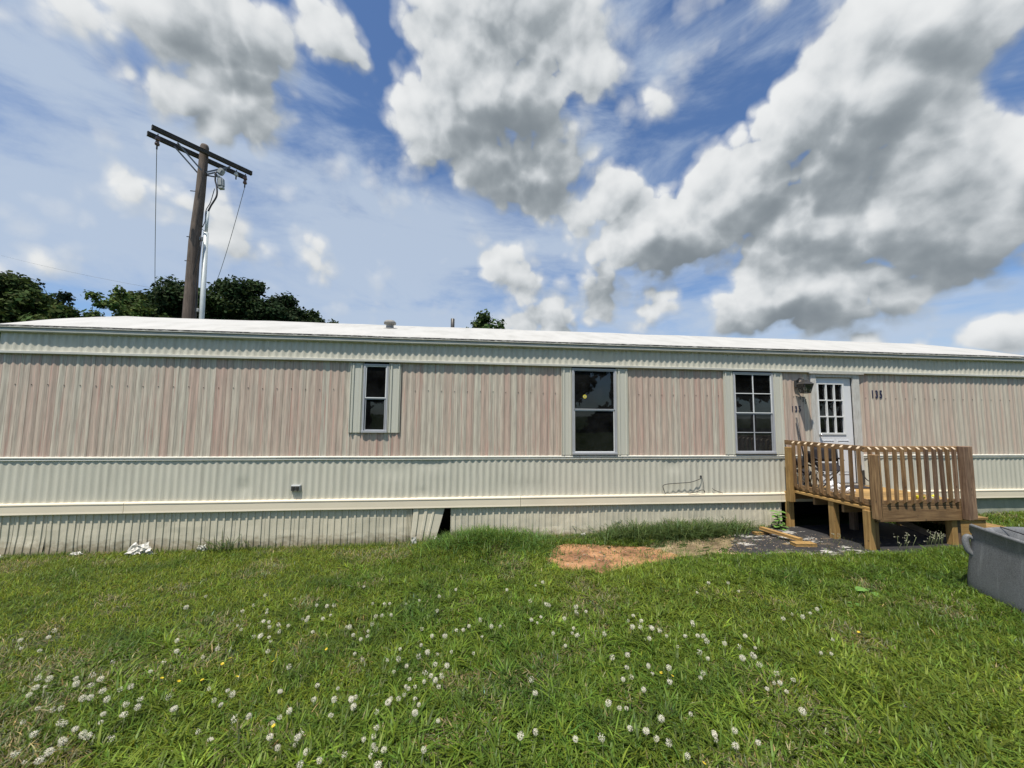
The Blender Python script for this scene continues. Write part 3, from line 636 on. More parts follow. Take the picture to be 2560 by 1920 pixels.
for a, b in ((XL-.03, -5.02), (-5.014, .9), (.906, 5.62), (DR[0]-.9, 7.6), (7.606, XR)):
    if a == DR[0]-.9: a = 5.626
    wavy_bar('ledge', a, b, [(.01, .505), (-.050, .505), (-.054, .512), (-.050, .538), (-.047, .624), (-.040, .632), (-.052, .637), (-.052, .652), (-.044, .662), (.01, .672)], M['ledge'], 12, .002, .3)
# screws of the siding, one row
bm = BM()
for k in range(int((XR-XL)/(PER*2))):
    x = math.floor(XL/PER)*PER+PER*2*k+PER*1.0
    if W1[0]-.25 < x < W1[1]+.25 or W2[0]-.2 < x < W2[1]+.25 or W3[0]-.2 < x < W3[1]+.2 or DR[0]-.15 < x < DR[1]+.15 or x > 10.9: continue
    z = 2.395+random.uniform(-.006, .006)
    bmesh.ops.create_icosphere(bm, subdivisions=1, radius=.008, matrix=Matrix.Translation((x, -.005, z)) @ Matrix.Diagonal((1, .7, 1, 1)))
obj('screw_row', bm, M['bronze'], home)
# shell (ends, back, floor, roof, interior)
RZ, RY, EZ = 3.955, 2.13, 3.262
bm = BM()
def quad(bm, pts, mi=0): f = bm.faces.new([bm.verts.new(p) for p in pts]); f.material_index = mi; return f
for x in (XL, XR-.02):
    quad(bm, [(x, .004, -.1), (x, 4.26, -.1), (x, 4.26, EZ-.03), (x, RY, RZ-.03), (x, .004, EZ-.03)])
quad(bm, [(XL, 4.26, -.1), (XR-.02, 4.26, -.1), (XR-.02, 4.26, EZ-.03), (XL, 4.26, EZ-.03)])
obj('outer_wall', bm, M['pale'], home)
bm = BM(); box(bm, XL+.05, XR-.07, .06, 4.2, .70, 2.95); bmesh.ops.reverse_faces(bm, faces=bm.faces[:])
# open the room towards the windows: front face carries the openings
for f in [f for f in bm.faces if abs(f.normal.y) > .9 and f.calc_center_median().y < .1]: bm.faces.remove(f)
obj('room', bm, M['interior'], home)
# front inner wall with openings
bm = BM(); cuts = [XL+.05, W1[0], W1[1], W2[0], W2[1], W3[0], W3[1], DR[0], DR[1], XR-.07]
for a, b in zip(cuts, cuts[1:]):
    op = {W1[0]: W1, W2[0]: W2, W3[0]: W3, DR[0]: DR}.get(a)
    if op:
        if op[2] > .80: quad(bm, [(a, .055, .70), (b, .055, .70), (b, .055, op[2]), (a, .055, op[2])])
        quad(bm, [(a, .055, op[3]), (b, .055, op[3]), (b, .055, 2.95), (a, .055, 2.95)])
        for (p, q) in (((a, op[2]), (b, op[2])), ((b, op[2]), (b, op[3])), ((b, op[3]), (a, op[3])), ((a, op[3]), (a, op[2]))):
            quad(bm, [(p[0], -.002, p[1]), (q[0], -.002, q[1]), (q[0], .055, q[1]), (p[0], .055, p[1])])
    else: quad(bm, [(a, .055, .70), (b, .055, .70), (b, .055, 2.95), (a, .055, 2.95)])
obj('inner_wall', bm, M['interior'], home)
# roof: coated, slightly uneven slabs with ridge
nxr = 260; xs = np.linspace(XL-.10, XR+.16, nxr); ts = np.linspace(0, 1, 15); V = []; 
rows = []
for side in (0, 1):
    for t in ts:
        y = (EO+.004)+(RY-EO)*t if side == 0 else RY+(4.34-RY)*t
        z = EZ+.006+(RZ-EZ)*t-.0 if side == 0 else RZ+(EZ-RZ)*t
        if side == 1 and t == 0: continue
        z = z+.02*np.sin(math.pi*t)
        rows.append((y, z))
Xr = np.tile(xs, (len(rows), 1)); Yr = np.array([r[0] for r in rows])[:, None]+0*Xr; Zr = np.array([r[1] for r in rows])[:, None]+0*Xr
Zr = Zr+(fbm(Xr*1.2, Yr*1.5, 77, 4)-.5)*.02+ (fbm(Xr*.5, Yr*0, 79, 2)-.5)*.02*np.clip(Yr, 0, 1)
Yr[0] += (fbm(xs*7, xs*0, 78, 4)-.5)*.025
top = np.stack([Xr, Yr, Zr], -1).reshape(-1, 3); bot = top.copy(); bot[:, 2] -= .022; n0 = len(top)
idx = np.arange(n0).reshape(Xr.shape); f1 = np.stack([idx[:-1, :-1], idx[:-1, 1:], idx[1:, 1:], idx[1:, :-1]], -1).reshape(-1, 4)
f2 = f1[:, ::-1]+n0
def skirtf(line, rev=False):
    a, b = line[:-1], line[1:]; q = np.stack([a, a+n0, b+n0, b], -1); return q[:, ::-1] if rev else q
fs = np.concatenate([f1, f2, skirtf(idx[0]), skirtf(idx[-1], True), skirtf(idx[:, 0], True), skirtf(idx[:, -1])])
roof = obj('roof', mesh_np('roof', np.concatenate([top, bot]), fs, False), M['roof'], home)
# mushroom vent on the near slope, pipe on the far slope
bm = BM(); vx, vy = -1.54, 1.2; vz = EZ+(RZ-EZ)*(vy-EO)/(RY-EO)
lathe(bm, (vx, vy, vz-.02), [(.13, 0), (.13, .03), (.075, .035), (.07, .125), (.115, .128), (.118, .16), (.085, .195), (.03, .21), (.01, .212)], 18)
obj('roof_vent', bm, simple('weathered_vent', (.27, .26, .24), .8, var=.3, vscale=12), roof, True)
bm = BM(); lathe(bm, (-.385, 2.7, 3.7), [(.045, 0), (.045, .60), (.035, .605)], 14)
obj('vent_pipe', bm, M['bronze'], roof, True)
# windows
def frame_rect(bm, x0, x1, z0, z1, w, y0, y1, mi=0):
    box(bm, x0, x1, y0, y1, z1-w, z1, 0, mi); box(bm, x0, x1, y0, y1, z0, z0+w, 0, mi)
    box(bm, x0, x0+w, y0, y1, z0+w, z1-w, 0, mi); box(bm, x1-w, x1, y0, y1, z0+w, z1-w, 0, mi)
def window(o, mid, grid, label, screen_low=True, mats=('white', 'greyframe')):
    x0, x1, z0, z1 = o
    bm = BM(); frame_rect(bm, x0, x1, z0, z1, .028, -.034, .03); box(bm, x0-.004, x1+.004, -.048, -.0345, z0-.006, z0+.022)
    fr = obj('window', bm, M['greyframe'], home, label=label)
    xi0, xi1 = x0+.028, x1-.028
    bm = BM(); frame_rect(bm, xi0, xi1, mid, z1-.0285, .016, -.024, -.004); obj('upper_sash', bm, M[mats[0]], fr)
    bm = BM(); frame_rect(bm, xi0+.008, xi1-.008, z0+.0285, mid-.004, .014, -.016, .004)
    obj('lower_sash', bm, M[mats[1]], fr)
    if grid:
        for (a, b, yy, mt) in ((mid+.016, z1-.045, -.022, mats[0]), (z0+.043, mid-.018, -.014, mats[1])):
            bm = BM(); xm = (xi0+xi1)/2; zm = (a+b)/2
            box(bm, xm-.008, xm+.008, yy, yy+.010, a, b); box(bm, xi0+.015, xm-.0085, yy+.001, yy+.009, zm-.007, zm+.007); box(bm, xm+.0085, xi1-.015, yy+.001, yy+.009, zm-.007, zm+.007)
            obj('muntin', bm, M[mt], fr)
    bm = BM(); box(bm, xi0+.014, xi1-.014, -.0105, -.0085, mid+.014, z1-.044); obj('pane', bm, M['glass'], fr)
    bm = BM(); box(bm, xi0+.02, xi1-.02, -.0035, -.0015, z0+.042, mid-.017); obj('pane', bm, M['screen' if screen_low else 'glass'], fr)
    return fr
window(W1, 2.262, False, 'narrow two-pane window of the left end', False)
w2 = window(W2, 2.115, False, 'wide two-pane window with a round yellow sticker', False, ('greyframe', 'white'))
bm = BM()
def disc(bm, x, z, r, y, mi, sx=1, n=28):
    bm.faces.new([bm.verts.new((x+r*sx*math.cos(-2*math.pi*k/n), y, z+r*math.sin(-2*math.pi*k/n))) for k in range(n)][::-1]).material_index = mi
disc(bm, 2.017, 2.342, .034, -.0135, 0)
for (a, b, c, d, mi, yy) in ((1.995, 2.039, 2.331, 2.348, 1, -.0142), (2.001, 2.033, 2.342, 2.346, 2, -.0148), (2.008, 2.027, 2.332, 2.338, 2, -.0148)):
    quad(bm, [(a, yy, c), (b, yy, c), (b, yy, d), (a, yy, d)], mi)
obj('sticker', bm, [M['yellow'], M['paper'], M['black']], w2)
window(W3, 2.085, True, 'eight-pane window beside the door', True)
# ribbed shutters (side panels)
def shutter(x0, x1, z0, z1, label):
    w = x1-x0; prof = [(0, 0), (.0, -.026), (.05, -.026), (.06, -.012), (.14, -.012), (.16, -.030), (.28, -.030), (.30, -.014), (.62, -.017), (.80, -.014), (.83, -.030), (.90, -.030), (.92, -.014), (.98, -.014), (1., -.026), (1., 0)]
    bm = BM(); A = [bm.verts.new((x0+w*p, y-.006, z0)) for p, y in prof]; B = [bm.verts.new((x0+w*p, y-.006, z1)) for p, y in prof]
    for k in range(len(prof)-1): bm.faces.new((A[k], A[k+1], B[k+1], B[k]))
    bm.faces.new(A[::-1]); bm.faces.new(B)
    bmesh.ops.recalc_face_normals(bm, faces=bm.faces[:])
    obj('shutter', bm, M['shutter'], home, label=label)
shutter(-1.885, -1.685, 1.708, 2.825, 'pale ribbed shutter left of the narrow window'); shutter(-1.285, -1.09, 1.708, 2.825, 'pale ribbed shutter right of the narrow window')
shutter(1.605, 1.785, 1.345, 2.835, 'pale ribbed shutter left of the stickered window'); shutter(2.585, 2.79, 1.345, 2.835, 'pale ribbed shutter right of the stickered window')
shutter(4.60, 4.78, 1.345, 2.835, 'pale ribbed shutter left of the eight-pane window'); shutter(5.575, 5.765, 1.345, 2.835, 'pale ribbed shutter right of the eight-pane window')
# door frame + door
bm = BM()
box(bm, 6.345, 6.455, -.030, .02, .80, 2.842, .003); box(bm, 7.215, 7.355, -.030, .02, .80, 2.842, .003); box(bm, 6.4555, 7.2145, -.030, .02, 2.775, 2.842, .003)
box(bm, 6.30, 7.43, -.060, -.0305, 2.835, 2.851)
box(bm, 6.4555, 7.2145, -.028, .04, .775, .812)
df = obj('door_frame', bm, M['casing'], home)
bm = BM(); dx0, dx1, dz0, dz1 = 6.462, 7.206, .822, 2.768
gx0, gx1, gz0_, gz1 = 6.515, 7.02, 1.735, 2.645
yy0, yy1 = .012, .05
for a, b, c, d in ((dx0, dx1, dz0, gz0_), (dx0, dx1, gz1, dz1), (dx0, gx0, gz0_, gz1), (gx1, dx1, gz0_, gz1)):
    box(bm, a, b, yy0, yy1, c, d)
for a, b in ((6.55, 6.80), (6.86, 7.11)):    # two raised lower panels
    frame_rect(bm, a, b, .98, 1.60, .014, .004, .0118); box(bm, a+.04, b-.04, .005, .0118, 1.02, 1.56, .003)
door = obj('door', bm, M['door'], home)
bm = BM(); frame_rect(bm, gx0-.03, gx1+.03, gz0_-.03, gz1+.03, .034, -.002, .0115)
gw = (gx1-gx0); gh = gz1-gz0_
for k in (1, 2): box(bm, gx0+gw*k/3-.012, gx0+gw*k/3+.012, .0, .028, gz0_, gz1)
for k in (1, 2):
    for j in range(3): box(bm, gx0+gw*j/3+.0125*(j > 0), gx0+gw*(j+1)/3-.0125*(j < 2), .002, .027, gz0_+gh*k/3-.011, gz0_+gh*k/3+.011)
obj('door_grille', bm, M['white'], door)
bm = BM(); box(bm, gx0, gx1, .030, .033, gz0_, gz1); obj('door_glass', bm, M['glass'], door)
bm = BM(); bmesh.ops.create_uvsphere(bm, u_segments=12, v_segments=8, radius=.026, matrix=Matrix.Translation((6.505, -.03, 1.70)));
tube(bm, [(6.505, .012, 1.70), (6.505, -.02, 1.70)], .012, 8); obj('door_knob', bm, M['steel'], door, True)
bm = BM(); box(bm, 7.2065, 7.2145, .0, .03, .822, 2.768); box(bm, 6.458, 7.2145, -.027, .03, .8125, .8215); obj('door_gap_shadow', bm, M['black'], door)  # black strips put in for the shadow in the door's edge gap
# wall lamp
bm = BM(); lx, ly, lz = 6.05, -.02, 2.62
box(bm, lx-.045, lx+.045, -.045, -.012, lz-.06, lz+.09, .008)
tube(bm, smooth_path([(lx, -.04, lz+.05), (lx+.0, -.09, lz+.11), (lx+.02, -.15, lz+.10), (lx+.03, -.17, lz+.04)], 5), .011, 8)
lamp = obj('wall_lamp', bm, M['bronze'], home)
cx_, cy_ = lx+.035, -.17
bm = BM()
def frustum(bm, cx, cy, z0, w0, z1, w1, mi=0, solid=True):
    a = [bm.verts.new((cx+sx*w0, cy+sy*w0, z0)) for sx, sy in ((-1, -1), (1, -1), (1, 1), (-1, 1))]; b = [bm.verts.new((cx+sx*w1, cy+sy*w1, z1)) for sx, sy in ((-1, -1), (1, -1), (1, 1), (-1, 1))]
    for k in range(4): bm.faces.new((a[k], a[(k+1) % 4], b[(k+1) % 4], b[k])).material_index = mi
    if solid: bm.faces.new(a[::-1]).material_index = mi; bm.faces.new(b).material_index = mi
    return a, b
frustum(bm, cx_, cy_, lz+.0, .098, lz+.05, .05); frustum(bm, cx_, cy_, lz+.056, .05, lz+.075, .03)
obj('lamp_cap', bm, M['bronze'], lamp)
bm = BM(); frustum(bm, cx_, cy_, lz-.16, .052, lz-.002, .086, solid=False); obj('lamp_glass', bm, M['lampglass'], lamp)
bm = BM()
for sx, sy in ((-1, -1), (1, -1), (1, 1), (-1, 1)): tube(bm, [(cx_+sx*.053, cy_+sy*.053, lz-.162), (cx_+sx*.087, cy_+sy*.087, lz)], .006, 6)
for z, w in ((lz-.162, .054), (lz-.003, .088)):
    for k in range(4):
        c = ((-1, -1), (1, -1), (1, 1), (-1, 1)); tube(bm, [(cx_+c[k][0]*w, cy_+c[k][1]*w, z), (cx_+c[(k+1) % 4][0]*w, cy_+c[(k+1) % 4][1]*w, z)], .006, 6)
tube(bm, [(cx_, cy_, lz-.005), (cx_, cy_, lz-.06)], .014, 8)
obj('lamp_cage', bm, M['bronze'], lamp)
bm = BM(); bmesh.ops.create_uvsphere(bm, u_segments=12, v_segments=8, radius=.028, matrix=Matrix.Translation((cx_, cy_, lz-.085)) @ Matrix.Diagonal((1, 1, 1.3, 1))); obj('lamp_bulb', bm, M['whiteporc'], lamp, True)
# house numbers
def number(txt, x, z, h, mat, label, sx=.8, bold=.012, drop=0., gap=0., y=-.0085):
    deps = []
    step = h*.86*sx+gap; bmj = BM()
    for i, ch in enumerate(txt):
        cu = bpy.data.curves.new('digit', 'FONT'); cu.body = ch; cu.size = h*1.39; cu.extrude = .002; cu.offset = bold*h
        ob = bpy.data.objects.new('digit', cu); COL.objects.link(ob); bpy.context.view_layer.update()
        me = ob.to_mesh(); me2 = me.copy(); ob.to_mesh_clear(); bpy.data.objects.remove(ob)
        me2.transform(Matrix.Translation((x+i*step, y, z-i*drop)) @ Matrix.Rotation(math.pi/2, 4, 'X') @ Matrix.Diagonal((sx, 1, 1, 1)))
        bmj.from_mesh(me2); bpy.data.meshes.remove(me2)
    obj('house_number', bmj, mat, home, label=label)
number('135', 7.617, 2.402, .145, M['blueblack'], 'large dark 135 right of the door', .62, .04, 0, .012)
number('135', 5.935, 2.125, .105, M['blueblack'], 'small dark 135 left of the door', .74, .018, 0, .006)
number('135', 6.115, 2.345, .085, M['greynum'], 'faded grey 135 slanting down under the lamp', .6, .01, .036, .010)
# outlet box and cable hole on lower siding
bm = BM(); box(bm, -2.695, -2.56, -.055, -.012, .803, .89, .006); box(bm, -2.70, -2.555, -.022, -.0121, .797, .896, .003)
ob_ = obj('outlet_box', bm, M['greybox'], home)
bm = BM()
for a in (-2.686, -2.625): box(bm, a, a+.055, -.060, -.0552, .812, .878, .004)
box(bm, -2.66, -2.648, -.066, -.0605, .80, .86); box(bm, -2.598, -2.586, -.066, -.0605, .80, .86)
obj('outlet_cover', bm, M['bronze'], ob_)
bm = BM(); bmesh.ops.create_uvsphere(bm, u_segments=10, v_segments=6, radius=.019, matrix=Matrix.Translation((4.11, -.018, .965)) @ Matrix.Diagonal((1, .5, 1, 1))); obj('cable_grommet', bm, M['cable'], home, True)
bm = BM(); tube(bm, smooth_path([(4.11, -.025, .965), (4.07, -.05, .925), (3.9, -.06, .875), (3.71, -.055, .86), (3.5, -.06, .85), (3.40, -.06, .83), (3.385, -.055, .79), (3.43, -.045, .68)], 6), .0055, 6)
tube(bm, smooth_path([(4.12, -.025, .955), (4.145, -.035, .85), (4.15, -.035, .75), (4.15, -.04, .70)], 5), .003, 5)
tube(bm, smooth_path([(3.85, -.052, .685), (3.98, -.06, .705), (4.08, -.06, .735), (4.14, -.05, .73), (4.16, -.045, .69)], 5), .0055, 6)
obj('loose_cable', bm, M['cable'], home, label='loose black cable looping over the lower siding')
bm = BM(); tube(bm, smooth_path([(4.31, -.03, .76), (4.34, -.045, .73), (4.42, -.05, .70), (4.5, -.04, .675)], 5), .005, 6)
obj('loose_cable', bm, M['cable'], home, label='short black cable stub near the deck post')
# skirting panels (vinyl, ribbed)
def skirt_panel(x0, x1, z1=.512, lean=0., label=None, name='skirting_panel', zb=None, tilt=0., damage=0., seed=0):
    w = x1-x0; n = 4; prof = [(0., -.006), (.016, -.006), (.024, .0)]
    for k in range(n):
        a = .02+(.98-.02)*(k+.5)/n; prof += [(a-.036, .0), (a-.024, -.013), (a+.036, -.013), (a+.046, .0)]
    prof += [(.985, .0), (1., .0)]
    bm = BM(); zs = np.linspace(0, 1, 9); rows = []; rr = random.Random(seed)
    for t in zs:
        row = []
        for p, y in prof:
            x = x0+w*p; z0 = (gz(x, -.02)-.04 if zb is None else zb)+damage*.05*float(fbm(x*9, 3, seed, 3))
            yy = -.006+y+(float(fbm(x*2, t*2.5, 200, 3))-.5)*.028*(1-t*.6)
            yy -= damage*.09*(1-t)**2*float(fbm(x*5, t*3, 31+seed, 2))
            row.append(bm.verts.new((x+tilt*(1-t)*p*1.0+lean*(1-t), yy, z0+(z1-z0)*t)))
        rows.append(row)
    for a, b in zip(rows, rows[1:]):
        for k in range(len(prof)-1): bm.faces.new((a[k], a[k+1], b[k+1], b[k]))
    return obj(name, bm, M['skirt'], home, label=label)
x = XL; i = 0; W_ = .425
while x < -.88:
    x1 = min(x+W_+.002, -.845); skirt_panel(x, x1, seed=i, damage=(.55 if i in (0, 1) else .15)); x += W_; i += 1
# sprung panel leaning out of line, leaving a dark gap
bm = BM()
prof = [(0, 0), (.03, -.02), (.18, -.02), (.2, 0), (.36, 0), (.38, -.016), (.46, -.016), (.48, 0), (.62, 0), (.64, -.012), (.70, -.012), (.72, 0), (1., .0)]
tops = []; bots = []
for row, (xa, xb, z, yo) in enumerate(((-.835, -.33, .508, -.008), (-.842, -.385, .3, -.018), (-.855, -.44, .10, -.032), (-.87, -.49, -.085, -.042))):
    tops.append([bm.verts.new((xa+(xb-xa)*p, yo+y-.01*math.sin(3*p), z)) for p, y in prof])
for a, b in zip(tops, tops[1:]):
    for k in range(len(prof)-1): bm.faces.new((a[k], b[k], b[k+1], a[k+1]))
obj('skirting_panel', bm, M['skirt'], home, label='bent skirting panel sprung loose beside a dark gap')
x = -.235; i = 40
while x < 5.62:
    x1 = min(x+W_+.002, 5.645); skirt_panel(x, x1, seed=i, damage=.25); x += W_; i += 1
bm = BM(); 
def undersheet(bm, x0, x1, y, z1):
    xs_ = np.linspace(x0, x1, 20)
    lo = [bm.verts.new((x, y+(float(fbm(x*2, 0, 3, 2))-.5)*.02, gz(x, 0)-.1)) for x in xs_]; hi = [bm.verts.new((x, y, z1)) for x in xs_]
    for k in range(19): bm.faces.new((lo[k], lo[k+1], hi[k+1], hi[k]))
undersheet(bm, 7.3, XR-.02, .02, .53)
obj('underpinning', bm, M['stucco'], home, label='grey-green stained underpinning right of the deck')
# black floor slab, plus a black sheet put in for the crawl space darkness
bm = BM(); box(bm, XL+.04, XR-.06, .25, 4.2, .58, .62); box(bm, XL+.02, XR-.04, .70, .73, -.3, .57); obj('underfloor_dark_sheet', bm, M['black'], home)
# torn bottoms: white torn scraps lying along the foot
def scrap(label, x, y, w, h, d, seed, name='torn_plastic', n=3, mat='foam'):
    r = random.Random(seed); bm = BM(); z0 = gz(x, y)
    for k in range(n):
        nx_, ny_ = 9, 6; vs = []
        ox = r.uniform(-.4, .4)*w; an = r.uniform(-.5, .5)
        for j in range(ny_):
            row = []
            for i_ in range(nx_):
                u = i_/(nx_-1)-.5; v = j/(ny_-1)
                px = u*w*(1-.3*k/n)*(1-.45*v); pz = v*h*(1-.2*k)*(.75+.5*float(fbm(u*4+k, seed, 3, 2))); py = -d*math.sin(v*2.2)*.5-k*.012+(float(fbm(u*6+k*3, v*4+seed, 11, 3))-.5)*d*1.4
                row.append(bm.verts.new((x+ox+px*math.cos(an), y+py+px*math.sin(an)*.3, z0+pz+.004)))
            vs.append(row)
        for a, b in zip(vs, vs[1:]):
            for i_ in range(nx_-1): f = bm.faces.new((a[i_], a[i_+1], b[i_+1], b[i_]))
    o = obj(name, bm, M[mat], origin=(x, y, z0)); sd = o.modifiers.new('t', 'SOLIDIFY'); sd.thickness = .004
    tag(o, label, 'scrap'); return o
scrap('biggest crumpled white plastic heap against the skirting near the left end', -4.62, -.10, .34, .15, .10, 3, n=4)
scrap('small torn white scrap right of the biggest heap', -3.85, -.06, .16, .10, .05, 8, n=2)
scrap('white torn scrap under the foot of the bent skirting panel', -.79, -.14, .11, .13, .03, 12, n=1)
scrap('white scrap in the grass at the dark gap in the skirting', -.42, -.13, .09, .09, .05, 14, n=2)
scrap('flat torn white strip at the far left corner of the home', -6.55, -.10, .5, .05, .08, 16, n=2)
scrap('low torn white strip left of the leaning long grass blades', -5.55, -.08, .22, .06, .05, 19, n=2)
scrap('little white scrap at the skirting above the orange dirt', 1.9, -.08, .16, .06, .05, 23, n=2)

# ------------------------------------------------------------------ deck
deck = thing('deck', 'wooden entry deck with baluster railings on square legs below the door', 'deck', (6.6, -.75, .1))
DX0, DX1, DY = 5.74, 7.38, -1.5
def lumber(name, x0, x1, y0, y1, z0, z1, mat, label=None, bev=.004, parent=None):
    bm = BM(); box(bm, x0, x1, y0, y1, z0, z1, bev); return obj(name, bm, M[mat], parent or deck, label=label)
y = -.035; k = 0
while y > DY+.06:      # floor boards parallel to the wall
    y1 = max(y-.138, DY+.012); lumber('floor_board', DX0+.03, DX1+.10, y1, y, .742+random.uniform(-.002, .002), .778, 'newx'); y = y1-.005
lumber('edge_board', DX0-.02, DX0+.024, DY+.0, -.12, .700, .742, 'newy', 'long golden board along the left edge')
lumber('rim_joist', DX0+.06, DX1-.14, DY-.038, DY-.0, .545, .752, 'woodx', 'deep front rim board with wavy grain')
for yy in (-.04, -.5, -1.0, DY+.05): lumber('joist', DX0+.06, DX1+.06, yy-.04, yy, .56, .70, 'woodx')
lumber('rim_joist', DX1+.06, DX1+.10, DY, -.08, .56, .742, 'woody', 'right side rim board')
# rails
lumber('top_rail', DX0+.0, DX0+.038, DY+.0, -.03, 1.525, 1.607, 'woody', 'top rail of the left side')
lumber('bottom_rail', DX0+.0, DX0+.038, DY+.0, -.13, .765, .848, 'woody', 'bottom rail of the left side')
lumber('top_rail', DX0-.09, DX1-.14, DY-.0385, DY-.0005, 1.527, 1.610, 'woodx', 'top rail of the front')
lumber('bottom_rail', DX0+.0, DX1-.14, DY-.0385, DY-.0005, .757, .843, 'woodx', 'bottom rail of the front')
def baluster(cx, cy, dirx, z0, z1, mat='woodz'):
    bm = BM(); w = .036; j = random.uniform(-.01, .01); t = random.uniform(-.008, .008)
    if dirx == 'x':   # on the left side, outside the rail; top and foot cut on the slant
        xs_ = (cx-w, cx); pts = lambda z, zz, dx=0: [(xs_[0], cy-w/2+dx, z), (xs_[1], cy-w/2+dx, zz), (xs_[1], cy+w/2+dx, zz), (xs_[0], cy+w/2+dx, z)]
    else:
        pts = lambda z, zz, dx=0: [(cx-w/2+dx, cy-w, z), (cx+w/2+dx, cy-w, z), (cx+w/2+dx, cy, zz), (cx-w/2+dx, cy, zz)]
    a = [bm.verts.new(p) for p in pts(z0+.035+j, z0+j, t)]; b = [bm.verts.new(p) for p in pts(z1-.032, z1, -t)]
    for k in range(4): bm.faces.new((a[k], a[(k+1) % 4], b[(k+1) % 4], b[k]))
    bm.faces.new(a[::-1]); f = bm.faces.new(b); f.material_index = 1
    bmesh.ops.recalc_face_normals(bm, faces=bm.faces[:])
    return obj('baluster', bm, [M[mat], M['end']], deck)
for yv in (-.249, -.36, -.491, -.624, -.751, -.874, -.997, -1.125, -1.264, -1.391): baluster(DX0-.001, yv, 'x', .775, 1.597)
for i, xv in enumerate((5.712, 5.842, 5.972, 6.108, 6.24, 6.368, 6.50, 6.628, 6.76, 6.878, 6.99, 7.10)): baluster(xv, DY-.0395, 'y', .785+random.uniform(-.008, .008), 1.600, 'oldz' if i in (7, 8, 9, 11) else 'woodz')
# posts and legs
lumber('railing_post', DX0-.10, DX0-.004, -.225, -.135, .54, 1.49, 'newz', 'golden railing post by the wall', .006)
lumber('railing_post', 5.655, 5.745, DY-.165, DY-.08, .61, 1.50, 'woodz', 'cracked corner railing post', .006)
bm = BM(); tube(bm, [(5.725, DY-.166, 1.49), (5.72, DY-.1665, 1.3), (5.728, DY-.166, 1.1), (5.72, DY-.166, .8), (5.727, DY-.166, .63)], .0032, 4); obj('post_crack', bm, M['black'], deck)
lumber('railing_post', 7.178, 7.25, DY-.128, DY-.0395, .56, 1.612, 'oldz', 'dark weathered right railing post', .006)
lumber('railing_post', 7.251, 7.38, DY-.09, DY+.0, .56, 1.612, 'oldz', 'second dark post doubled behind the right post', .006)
def leg(x0, x1, y0, y1, z1, mat, label):
    lumber('leg', x0, x1, y0, y1, min(gz(x0, y0), gz(x1, y0))-.03, z1, mat, label, .006)
leg(5.695, 5.80, -.115, -.03, .70, 'newz', 'back left leg at the skirting'); leg(DX0-.0, DX0+.095, -.93, -.83, .698, 'newz', 'middle left leg')
leg(DX0-.06, DX0+.03, DY-.02, DY+.075, .699, 'newz', 'front left leg'); leg(DX0+.031, DX0+.125, DY+.01, DY+.1, .542, 'newz', 'doubled half of the front left leg')
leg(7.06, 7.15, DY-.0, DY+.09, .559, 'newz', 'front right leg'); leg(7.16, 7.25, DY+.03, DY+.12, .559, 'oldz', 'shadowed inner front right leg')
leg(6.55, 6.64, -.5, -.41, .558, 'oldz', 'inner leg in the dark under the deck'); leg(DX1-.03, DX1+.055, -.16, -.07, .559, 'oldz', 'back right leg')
bm = BM(); beam(bm, (6.62, -.9, .50), (7.3, -1.0, .20), .035, .085); obj('cross_brace', bm, M['oldx'], deck)
# steps
st = thing('deck_steps', 'two golden wooden steps going down at the right end of the deck', 'steps', (8.1, -.8, .15))
def stepbox(x0, x1, y0, y1, ztop, nm):
    zb = gz((x0+x1)/2, (y0+y1)/2)-.03
    tr = lumber(nm, x0, x1+.02, y0-.02, y1, ztop-.038, ztop, 'newy', parent=st)
    for i, (a, b, c, d) in enumerate(((x0, x1, y0, y0+.038), (x0, x1, y1-.038, y1))): lumber('stringer', a, b, c, d, zb, ztop-.039, 'newx', parent=st)
    lumber('riser', x1-.038, x1, y0+.039, y1-.039, zb, ztop-.039, 'newy', parent=st)
stepbox(7.6, 8.22, -1.12, -.30, .46, 'tread'); stepbox(8.225, 8.75, -1.06, -.36, .27, 'tread')

# ------------------------------------------------------------------ things on the deck
FZ = .779
def folding_chair(label, x, y, lean, yaw, h=.78):
    o = thing('folding_chair', label, 'chair', (x, y, FZ)); c, s = math.cos(yaw), math.sin(yaw)
    def P(a, b, z): return (x+a*c-b*s, y+a*s+b*c+lean*z, FZ+z)
    for k, (a0, a1, off) in enumerate(((-.2, .2, 0), (.2, -.2, .02))):
        bm = BM(); tube(bm, [P(a0, off, .012), P(a1, off, h*.52)], .010, 8); obj('leg', bm, M['steel'], o, True)
        bm = BM(); tube(bm, [P(a0, -.09+off, .012), P(a1, -.06+off, h*.5)], .010, 8); obj('leg', bm, M['steel' if k else 'cable'], o, True)
    for a0 in (-.2, .2):
        bm = BM(); tube(bm, [P(a0, .0, h*.45), P(a0*1.02, .02, h)], .010, 8); obj('back_post', bm, M['cable'], o, True)
        bm = BM(); tube(bm, smooth_path([P(a0, -.12, h*.70), P(a0, -.02, h*.73), P(a0, .05, h*.70)], 4), .016, 8); obj('armrest', bm, M['fabric'], o, True)
    def cloth(nm, a0, a1, z0, z1, b0, b1, mat):
        bm = BM(); vs = [[bm.verts.new(P(a0+(a1-a0)*i/6, b0+(b1-b0)*j/4-.05*math.sin(math.pi*i/6), z0+(z1-z0)*j/4)) for i in range(7)] for j in range(5)]
        for r0, r1 in zip(vs, vs[1:]):
            for i in range(6): bm.faces.new((r0[i], r0[i+1], r1[i+1], r1[i])).smooth = True
        q = obj(nm, bm, M[mat], o); sd = q.modifiers.new('t', 'SOLIDIFY'); sd.thickness = .006
    cloth('seat', -.2, .2, h*.46, h*.62, -.12, .02, 'fabric'); cloth('backrest', -.2, .2, h*.66, h*.98, .01, .03, 'fabric')
folding_chair('black folding camp chair with crossed steel legs beside the white door', 6.17, -.42, .0, -.15, .74)
